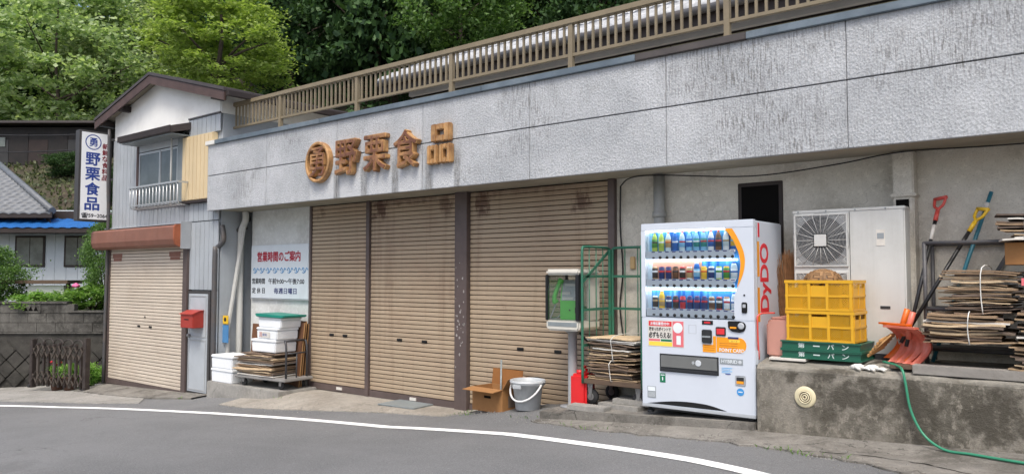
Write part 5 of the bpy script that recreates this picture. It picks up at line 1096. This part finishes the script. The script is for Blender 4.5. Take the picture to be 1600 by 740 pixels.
# metal rack
rk = thing('metal_rack', 'dark grey metal rack frame holding cardboard bundles against the wall', 'rack', (-.66, 7.36, .62))
ra, rb, rc_, rd_ = -.66, .75, -.14, .2
for x in (ra, rb):
    for y in (rc_, rd_): MB().tube([(x, y, 0), (x, y, 1.0)], .017, 8).build('leg', 'rack_grey', rk, local=True)
for z in (1.0, .45, .12):
    for y in (rc_, rd_): MB().tube([(ra, y, z), (rb, y, z)], .017, 8).build('rail', 'rack_grey', rk, local=True)
    for x in (ra, rb): MB().tube([(x, rc_, z), (x, rd_, z)], .017, 8).build('end_rail', 'rack_grey', rk, local=True)
MB().bar((ra+.12, rd_, .12), (ra+.6, rd_, .98), .03, .008, (0, 1, 0)).build('brace', 'rack_grey', rk, local=True)
for y in (-.1, 0, .1): ql('shelf_slat', 'rack_grey', rk, ra, rb, y-.03, y+.03, .13, .142)
GB = 'cardboard bundles on the platform'
bundle('wide tied cardboard bundle lying low before the metal rack', (-.98, 6.98, .83), .6, .44, .225, R(4), 31, (('x', .02),), n=15, sag=.04)
bundle('tied cardboard bundle with tall white string stacked on the wide one', (-.88, 7.03, 1.06), .52, .42, .34, R(-2), 32, (('x', .03),), n=20, sag=.06)
bundle('flattened cardboard tied with white cord high on the metal rack', (-.5, 7.1, 1.62), .52, .42, .2, R(5), 33, (('x', -.09),), n=9, sag=.1)
bundle('dark cardboard bundle at the bottom beside the grey plank', (-.42, 6.98, .64), .5, .42, .2, R(-5), 34, n=11)
bundle('cardboard bundle squeezed in the middle of the far stack', (-.4, 6.98, .845), .5, .42, .2, R(3), 35, (('x', -.1),), n=11)
bundle('cardboard bundle with red and white printed piece in the far stack', (-.38, 7.0, 1.05), .5, .42, .2, R(-3), 36, (('x', .1),), n=11)
b7 = bundle('thin cardboard bundle on top of the far stack under the rack rail', (-.38, 7.02, 1.255), .48, .4, .15, R(4), 37, n=8)
for dx, m in ((-.1, 'vm_pink'), (.02, 'card_white')): MB().box(-.14+dx, .0+dx, -.235, -.22, .02, .075).build('printed_scrap', m, b7, local=True)
one('cardboard_box_end', MB().box(-.72, -.3, 6.95, 7.3, 1.43, 1.6), 'card_box', 'closed brown cardboard box under the bundle high on the rack', 'box', (-.5, 7.1, 1.43), bevel=.004)
# grey plank at the platform edge
mb = MB(); mb.box(-1.34, 1.4, 6.74, 6.86, .575, .648); one('grey_plank', mb, 'plank_old', 'weathered grey timber plank lying along the platform edge', 'plank', (-.2, 6.8, .575), bevel=.004)
mb = MB().box(-1.52, -1.3, 6.8, 6.98, .6, .628); one('brown_board_scrap', mb, 'deck_brown', 'short dark brown board scrap under the pink shovel blade', 'board', (-1.4, 6.9, .6), bevel=.003)
# garden hose
hs_ = [(-1.6, 6.95, .635), (-1.46, 6.8, .625), (-1.4, 6.69, .6), (-1.375, 6.665, .5), (-1.34, 6.655, .3), (-1.25, 6.63, .13)]
for x, y in ((-1.1, 6.56), (-.92, 6.5), (-.7, 6.42), (-.4, 6.33), (.1, 6.2), (.8, 6.1)): hs_.append((x, y, g(x, y)+.03))
one('garden_hose', MB().tube(catmull(hs_, 6), .0105, 8), 'hose', 'green garden hose hanging down the concrete wall onto the pavement', 'hose', (-1.3, 6.6, .1))
# ------------------------------------------------------------------ left: block wall, gate, neighbour, garden
RZ = R(38.6)
bw_ = thing('block_wall', 'stained concrete block garden wall over a dark patterned base', 'wall', us(-10, 16.5, -1.05), RZ)
ql('wall_core', 'wall_dark', bw_, -7, 2.05, .06, .3, 0, 1.17); ql('block_core', 'wall_dark', bw_, -7, 2.05, .08, .24, 1.17, 1.62)
rng = random.Random(6); bmesh_ = MB().box(-.196, .196, .0, .15, .004, .193).mesh('block', 'wall_block'); 
def course(z, xmax, off):
    x = -7+off
    while x < xmax-.05:
        o = link('block', bmesh_, bw_, (x+.2, .06+rng.uniform(-.004, .004), z)); x += .4
course(1.19, 2.0, 0); course(1.39, 2.0, .2); course(1.59, .5, 0)
ql('coping', 'wall_block', bw_, -7, .45, .03, .26, 1.79, 1.84, bevel=.008); ql('coping', 'wall_block', bw_, .46, 2.05, .03, .26, 1.6, 1.645, bevel=.008); ql('ledge', 'wall_block', bw_, -7, 2.05, .02, .26, 1.15, 1.185, bevel=.008)
vb = ql('vent_block', 'wall_block', bw_, -.52, -.12, .045, .1, 1.6, 1.785)
for i in range(3): MB().prism([(-.49+.11*i, 1.64), (-.39+.11*i, 1.64), (-.44+.11*i, 1.74)], .041, .044).build('vent_hole', 'void_dark', vb, local=True)
dia = MB().prism([(-.19, 0), (0, -.19), (.19, 0), (0, .19)], .0, .08).mesh('stone', 'wall_dark', None, .012)
for i in range(-17, 6):
    for j in range(6):
        x, z = i*.4+(.2 if j % 2 else 0), .0+j*.2
        if .15 < z < .99: link('stone', dia, bw_, (x, rng.uniform(.0, .012), z))
gt = thing('folding_gate', 'dark brown folding lattice gate half closed before the block wall', 'gate', (-16.65, 6.42, -.92), R(13))
for x, h_ in ((-.84, .98), (.8, 1.05)):
    MB().box(x-.045, x+.045, -.05, .05, 0, h_).build('post', 'gate_brown', gt, .006, local=True); MB().lathe([(.03, -.02), (.035, 0), (.03, .02)], (x-.02, -.06, .035), 10, 'y').build('castor', 'rubber', gt, local=True)
for i in range(9):
    x = -.68+.165*i; dz = .03*math.sin(i*2.1)
    MB().box(x-.03, x+.03, -.02+.012*(i % 2), .02+.012*(i % 2), .05, .86+dz).build('bar', 'gate_brown' if i % 3 else 'gate_pale', gt, .004, local=True)
    MB().prism([(x-.036, .86+dz), (x+.036, .86+dz), (x+.02, .9+dz), (x-.02, .9+dz)], -.028, .034).build('bar_cap', 'gate_brown', gt, local=True)
for i in range(10):
    x = -.84+.165*i
    for z0 in (.1, .62):
        for a, b in ((0, .24), (.24, 0)): MB().bar((x, -.032 if a else -.045, z0+a), (x+.165, -.032 if a else -.045, z0+b), .008, .026, (0, 1, 0)).build('scissor_bar', 'gate_pale', gt, local=True)
for i in range(5): MB().tube([(-.7+.3*i+.15*math.cos(a), .03, .88+.12*math.sin(a)) for a in [math.pi*k_/8 for k_ in range(9)]], .012, 6).build('top_arch', 'gate_brown', gt, local=True)

nh = thing('neighbour_house', 'white sided house with grey tiled roof and blue sheet eave beyond the wall', 'house', us(-13, 20, .3), RZ)
ql('wall', 'siding_pale', nh, -7, 3.8, .03, 6, -.5, 2.75)
for i in range(36):
    x = -7+.3*i; ql('siding_board', 'siding_pale', nh, x+.004, x+.296, .0, .031, -.3, 2.3)
for a, b in ((.12, .8), (1.4, 2.0), (-1.3, -.5)):
    wn_ = ql('window', 'brown_dark', nh, a-.05, b+.05, -.03, -.001, 1.27, 2.08)
    for c0, c1 in ((a, (a+b)/2-.01), ((a+b)/2+.01, b)): MB().box(c0, c1, -.036, -.03, 1.32, 2.03).build('pane', 'pane_grey', wn_, local=True)
mb = MB(); n_ = 130; vs_ = []
for i in range(n_+1):
    x = -7+9.4*i/n_; h_ = .018*(1 if i % 4 in (0, 1) else 0); vs_ += [(x, -.75, 2.24+h_), (x, .0, 2.52+h_)]
mb.add(vs_, [(2*i, 2*i+2, 2*i+3, 2*i+1) for i in range(n_)]); mb.build('blue_eave', 'blue_sheet', nh, local=True); ql('eave_board', 'brown_dark', nh, -7, 2.4, -.73, -.7, 2.12, 2.235); ql('soffit', 'brown_dark', nh, -7, 2.4, -.7, .0, 2.13, 2.16); ql('upper_wall', 'brown_dark', nh, -7, 2.0, -.02, .02, 2.52, 2.72)
tm = tile_mesh(9, 6.2, .42, .26, .24, .035); vsn = tm.v; keep = []
for f_ in tm.f:
    cx = sum(vsn[i][0] for i in f_)/len(f_); cy = sum(vsn[i][1] for i in f_)/len(f_)
    if cx < 8.85-cy*.95: keep.append(f_)
tm.f = keep; tm.mi = [0]*len(keep); tm.sm = [True]*len(keep); o = link('roof_tiles', tm.mesh('roof_tiles', 'tile_roof'), nh, (-7.65, -.45, 2.62)); stuff(o)
MB().tube([(1.25, -.42, 2.7), (-4.9, 5.75, 5.3)], .09, 8).build('hip_ridge', 'tile_roof', nh, local=True); hw = MB(); hw.add([(1.2, -.4, 2.3), (1.2, -.4, 2.62), (-4.9, 5.7, 5.2), (-4.9, 5.7, 2.3)], [(0, 1, 2, 3)]); hw.build('hip_wall', 'brown_dark', nh, local=True); ql('roof_edge', 'brown_dark', nh, -7.65, 1.25, -.44, -.4, 2.52, 2.66)
gc = thing('garden_cabinet', 'white garden cabinet with a dark flat board roof on the wall terrace', 'cabinet', us(-10.7, 17.6, .5), RZ)
ql('cabinet', 'plaster_white', gc, -.38, .45, 0, .4, 0, .62); ql('board_roof', 'deck_brown', gc, -1.6, .62, -.15, .55, .66, .74, bevel=.008); ql('leg', 'deck_brown', gc, .5, .57, 0, .07, 0, .66); ql('leg', 'deck_brown', gc, -1.5, -1.43, 0, .07, 0, .66)
mb = MB(); mb.add([us(u, s, z) for u, s, z in ((-18, 16.75, .52), (-7.9, 16.75, .48), (-7.9, 24.5, .75), (-18, 24.5, .75))], [(0, 1, 2, 3)]); struct(mb.build('garden_ground', 'soil'))

# ------------------------------------------------------------------ foliage
def leaf_quads(C, size, up, rs):
    n = len(C); nrm = rs.normal(size=(n, 3)); nrm[:, 2] = np.abs(nrm[:, 2])*up+.15; nrm /= np.linalg.norm(nrm, axis=1)[:, None]
    t = rs.normal(size=(n, 3)); t -= (t*nrm).sum(1)[:, None]*nrm; t /= np.linalg.norm(t, axis=1)[:, None]; b = np.cross(nrm, t)
    s = size*rs.uniform(.55, 1.25, (n, 1)); L_, W_2 = t*s*.62, b*s*.36
    return np.stack([C-L_, C+W_2-nrm*s*.08, C+L_, C-W_2-nrm*s*.08], 1)
def mesh_quads(name, Q, m):
    n = len(Q); me = bpy.data.meshes.new(name); me.vertices.add(n*4); me.vertices.foreach_set('co', Q.reshape(-1)); me.loops.add(n*4); me.loops.foreach_set('vertex_index', np.arange(n*4, dtype=np.int32))
    me.polygons.add(n); me.polygons.foreach_set('loop_start', np.arange(0, n*4, 4, dtype=np.int32)); me.polygons.foreach_set('loop_total', np.full(n, 4, dtype=np.int32)); me.update(calc_edges=True); me.materials.append(M[m]); return me
def crown(seed, m, clumps, per, leaf_, shape='round', up=1.2, spread=.2, flat_=.55):
    rs = np.random.RandomState(seed); d = rs.normal(size=(clumps, 3)); d /= np.linalg.norm(d, axis=1)[:, None]; r = rs.uniform(.25, 1, clumps)**.45
    c = d*r[:, None]
    if shape == 'cone':
        z = rs.uniform(-1, 1, clumps); rad = (1-z)/2*.95+.08; a = rs.uniform(0, 6.283, clumps); q_ = rs.uniform(.3, 1, clumps)**.5; c = np.stack([rad*q_*np.cos(a), rad*q_*np.sin(a), z-.06*q_], 1)
    c *= 1+.16*np.sin(c[:, [1, 2, 0]]*5+seed)
    sp = spread*rs.uniform(.6, 1.3, (clumps, 1, 1)); off = rs.normal(size=(clumps, per, 3))*np.array([1, 1, flat_])*sp*.55
    C = (c[:, None, :]+off).reshape(-1, 3); return mesh_quads('crown', leaf_quads(C, leaf_, up, rs), m)
CR = {'light': [crown(1, 'leaf_light', 210, 130, .044, spread=.15, flat_=.42), crown(2, 'leaf_light', 190, 130, .046, spread=.15, flat_=.42)], 'maple': [crown(3, 'leaf_maple', 150, 130, .055, up=2.2, spread=.19, flat_=.32)],
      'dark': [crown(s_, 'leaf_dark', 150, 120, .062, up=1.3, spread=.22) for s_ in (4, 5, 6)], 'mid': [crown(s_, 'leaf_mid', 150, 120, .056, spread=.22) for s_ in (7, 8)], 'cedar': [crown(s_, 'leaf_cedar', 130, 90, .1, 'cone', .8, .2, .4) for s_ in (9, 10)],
      'fresh': [crown(s_, 'leaf_fresh', 60, 70, .13, spread=.3, flat_=.8) for s_ in (11, 12)]}
def tree(kind, i, label, u, s, cz, r, rz, group, bark='bark', zb=None):
    zb = hill(u, s)-.3 if zb is None else zb; p = us(u, s, zb); t = thing('tree', label, 'tree', p, random.Random(i*7+3).uniform(0, 6), group)
    H2 = cz-zb; rng = random.Random(i); mb = MB(); r0 = .05+.018*H2
    mb.tube(catmull([(0, 0, 0), (rng.uniform(-.2, .2), rng.uniform(-.2, .2), H2*.5), (rng.uniform(-.3, .3), 0, H2), (0, 0, H2+rz*.7)], 4), list(np.linspace(r0, .03, 13)), 7)
    for k_ in range(6):
        a = k_*1.05+rng.uniform(-.3, .3); z0 = H2-rz*rng.uniform(.1, .8); mb.tube([(0, 0, z0), (r*.35*math.cos(a), r*.35*math.sin(a), z0+rz*.25), (r*.75*math.cos(a), r*.75*math.sin(a), z0+rz*.45)], [r0*.45, r0*.3, .02], 5)
    mb.build('trunk', bark, t, local=True); c_ = CR[kind]; o = link('crown', c_[i % len(c_)], t, (0, 0, H2)); o.scale = (r, r, rz); return t
tree('light', 0, 'broad light green tree rising behind the white sign and shed', -21.9, 36.5, 11.7, 5.4, 4.3, None)
tree('light', 1, 'light green tree with pale trunk behind the house gable', -20.4, 41, 12.6, 4.2, 4.2, None, 'bark_pale')
tree('maple', 2, 'yellow green maple tree above the brown gable roof', -11.1, 28.6, 10.2, 2.75, 2.3, None)
tree('mid', 3, 'mid green leafy tree leaning over the terrace railing from the slope', -2.6, 37, 14.6, 3.2, 3.2, None)
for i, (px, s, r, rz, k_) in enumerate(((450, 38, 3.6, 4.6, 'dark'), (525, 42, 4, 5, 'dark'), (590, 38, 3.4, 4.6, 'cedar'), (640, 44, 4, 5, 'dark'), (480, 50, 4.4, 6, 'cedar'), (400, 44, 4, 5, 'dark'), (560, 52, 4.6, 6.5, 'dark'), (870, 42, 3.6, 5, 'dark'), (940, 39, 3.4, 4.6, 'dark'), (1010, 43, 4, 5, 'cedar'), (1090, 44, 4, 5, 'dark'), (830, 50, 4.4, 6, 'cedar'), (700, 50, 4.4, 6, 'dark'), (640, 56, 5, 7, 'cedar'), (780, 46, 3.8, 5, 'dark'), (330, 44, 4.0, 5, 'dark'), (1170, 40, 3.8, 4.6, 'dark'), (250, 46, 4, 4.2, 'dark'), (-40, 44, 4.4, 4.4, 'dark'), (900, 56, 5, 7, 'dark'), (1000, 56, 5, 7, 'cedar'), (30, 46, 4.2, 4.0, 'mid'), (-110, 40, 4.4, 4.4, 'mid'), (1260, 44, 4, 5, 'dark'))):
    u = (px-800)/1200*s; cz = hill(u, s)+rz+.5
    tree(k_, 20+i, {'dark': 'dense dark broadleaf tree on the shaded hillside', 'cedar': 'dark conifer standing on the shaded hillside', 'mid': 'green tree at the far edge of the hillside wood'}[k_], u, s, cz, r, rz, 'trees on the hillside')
# undergrowth over the slope
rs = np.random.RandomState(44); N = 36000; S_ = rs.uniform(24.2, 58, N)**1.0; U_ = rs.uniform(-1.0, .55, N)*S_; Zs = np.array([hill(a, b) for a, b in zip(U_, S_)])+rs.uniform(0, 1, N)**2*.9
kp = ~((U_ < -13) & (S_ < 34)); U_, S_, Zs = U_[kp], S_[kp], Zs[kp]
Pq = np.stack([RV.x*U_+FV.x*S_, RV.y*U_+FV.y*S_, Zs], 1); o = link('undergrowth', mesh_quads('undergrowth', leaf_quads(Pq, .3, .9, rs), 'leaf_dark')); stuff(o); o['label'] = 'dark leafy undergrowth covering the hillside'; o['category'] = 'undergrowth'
N = 9000; S_ = rs.uniform(24.0, 33, N); U_ = rs.uniform(-32, -14, N); Zs = np.array([hill(a, b) for a, b in zip(U_, S_)])+.1
Pq = np.stack([RV.x*U_+FV.x*S_, RV.y*U_+FV.y*S_, Zs], 1); o = link('bank_grass', mesh_quads('bank_grass', leaf_quads(Pq, .15, .25, rs), 'leaf_bank')); stuff(o); o['label'] = 'rough grass on the bank below the dark shed'; o['category'] = 'grass'
# garden shrubs
def shrub(i, label, u, s, z, r, rz, kind='fresh', group=None, name='shrub'):
    t = thing(name, label, 'shrub', us(u, s, z), random.Random(i).uniform(0, 6), group); mb = MB(); rng = random.Random(i)
    for k_ in range(5): a = k_*1.3; mb.tube([(0, 0, 0), (.3*r*math.cos(a), .3*r*math.sin(a), rz*.8), (.6*r*math.cos(a), .6*r*math.sin(a), rz*1.5)], [.02, .014, .006], 5)
    mb.build('stems', 'bark', t, local=True); o = link('foliage', CR[kind][i % len(CR[kind])], t, (0, 0, rz)); o.scale = (r, r, rz); return t
shrub(1, 'rounded green garden shrub left of the garden cabinet', -11.85, 17.6, .55, .75, .75, 'mid'); shrub(2, 'bright green shrub growing along the top of the block wall', -10.5, 17.0, .55, .5, .22, 'fresh'); shrub(3, 'tall leafy shrub climbing beside the rusty shutter box', -9.25, 17.6, .5, .5, 1.15, 'mid'); shrub(4, 'fresh green plants beside the pink peony', -9.35, 17.2, .5, .5, .32, 'fresh'); shrub(7, 'low green plants right of the garden cabinet', -9.95, 17.3, .5, .35, .28, 'fresh'); shrub(5, 'small green bush between the gate and the cream shutter', -8.6, 15.75, -.92, .28, .26, 'fresh')
pe = thing('peony', 'pink peony flower above the fresh green plants', 'flower', us(-9.7, 17.1, .5), 0); MB().tube([(0, 0, 0), (.03, 0, .55)], .008, 6).build('stem', 'leaf_fresh', pe, local=True)
for k_ in range(14): a = k_*2.4; MB().lathe([(.005, -.03), (.045, 0), (.04, .03), (.005, .045)], (.03+.06*math.cos(a)*(k_/14), .06*math.sin(a)*(k_/14), .6+.04*(1-k_/14)), 8).build('petal', 'petal_pink', pe, local=True)
for i, (x, y) in enumerate(((-16.95, 6.5), (-16.55, 6.58))):
    pt = thing('flower_pot', ['brown flower pot with red flowers behind the folding gate', 'brown flower pot with leaves only behind the folding gate'][i], 'pot', (x, y, g(x, y)+.012)); MB().lathe([(.1, 0), (.14, .24), (.155, .24), (.155, .27), (.13, .27), (.12, .24), (.0, .23)], n=16).build('pot', 'pot', pt, local=True)
    o = link('foliage', CR['fresh'][i], pt, (0, 0, .38)); o.scale = (.17, .17, .17)
    if i == 0:
        for k_ in range(6): a = k_*1.05; MB().lathe([(.004, -.02), (.035, 0), (.004, .025)], (.1*math.cos(a), .1*math.sin(a)-.05, .52+.03*(k_ % 3)), 8).build('bloom', 'petal_red', pt, local=True)
# weeds in the pavement joints
rng = random.Random(12); mb = MB()
for cx, cy, n_ in ((-6.45, 7.1, 14), (-6.2, 6.85, 10), (-2.15, 6.12, 26), (-2.0, 6.05, 12), (-1.75, 6.02, 8), (-4.15, 6.45, 16), (-4.5, 6.5, 8), (-5.2, 6.7, 10), (-9.9, 6.85, 8), (-12.4, 6.7, 10)):
    for k_ in range(n_):
        x, y = cx+rng.gauss(0, .09), cy+rng.gauss(0, .035); z = g(x, y)+.01; a = rng.uniform(0, 6.28); h_ = rng.uniform(.012, .05); w_ = rng.uniform(.004, .01)
        mb.add([(x, y, z), (x+w_*math.cos(a), y+w_*math.sin(a), z+h_*.5), (x+.03*math.cos(a+.6), y+.03*math.sin(a+.6), z+h_), (x-w_*math.cos(a)*.6, y-w_*math.sin(a)*.6, z+h_*.5)], [(0, 1, 2, 3)])
o = mb.build('pavement_weeds', 'leaf_mid'); stuff(o); o['label'] = 'small weeds growing in the pavement cracks'; o['category'] = 'weeds'
for i, (u, s_, r_) in enumerate(((-17.0, 27.5, .9), (-19.6, 28.5, .8), (-21.6, 27.2, .9), (-15.6, 29.5, 1.0), (-23.5, 29.5, 1.0), (-18.4, 31.6, .8))):
    shrub(30+i, 'dark green bush growing on the grassy bank below the shed', u, s_, hill(u, s_)-.1, r_, r_*.7, 'dark', 'bushes on the bank')
# hillside shed
sh_ = thing('hillside_shed', 'long dark shed with rusty walls on the bank behind the sign', 'shed', us(-22, 33, 6.0), RZ)
ql('wall', 'shed_dark', sh_, -8, 4.6, 0, 3, -.6, 1.75); ql('roof', 'roof_metal', sh_, -8.4, 5.0, -.5, 3.4, 1.85, 1.95)
for i in range(10): ql('wall_sheet', ('shed_grey', 'shed_dark', 'shed_rust', 'shed_dark')[i % 4], sh_, -4+.85*i, -4+.85*i+.83, -.03, -.001, -.2, 1.2+.3*(i % 2))
ql('window', 'pane_grey', sh_, -1.0, .1, -.06, -.03, .9, 1.3); ql('base', 'wall_block', sh_, -8, 4.6, -.1, .1, -1.2, -.25)
# overhead wires
for i, (a, b) in enumerate((((-24, 4, 5.2), (-16.2, 7.2, 4.3)), ((-24, 4, 4.7), (-16.2, 7.2, 4.0)), ((-24, 4.0, 7.9), (-10, 12.5, 14)))):
    A_, B_2 = Vector(a), Vector(b); pts = [A_.lerp(B_2, t_/10)-Vector((0, 0, .25*(1-(t_/5-1)**2))) for t_ in range(11)]
    one('overhead_wire', MB().tube(pts, .011, 5), 'cable', ['black overhead wire running to the top of the white sign', 'lower black overhead wire running to the white sign', 'black overhead wire crossing before the light green tree'][i], 'wire', a)
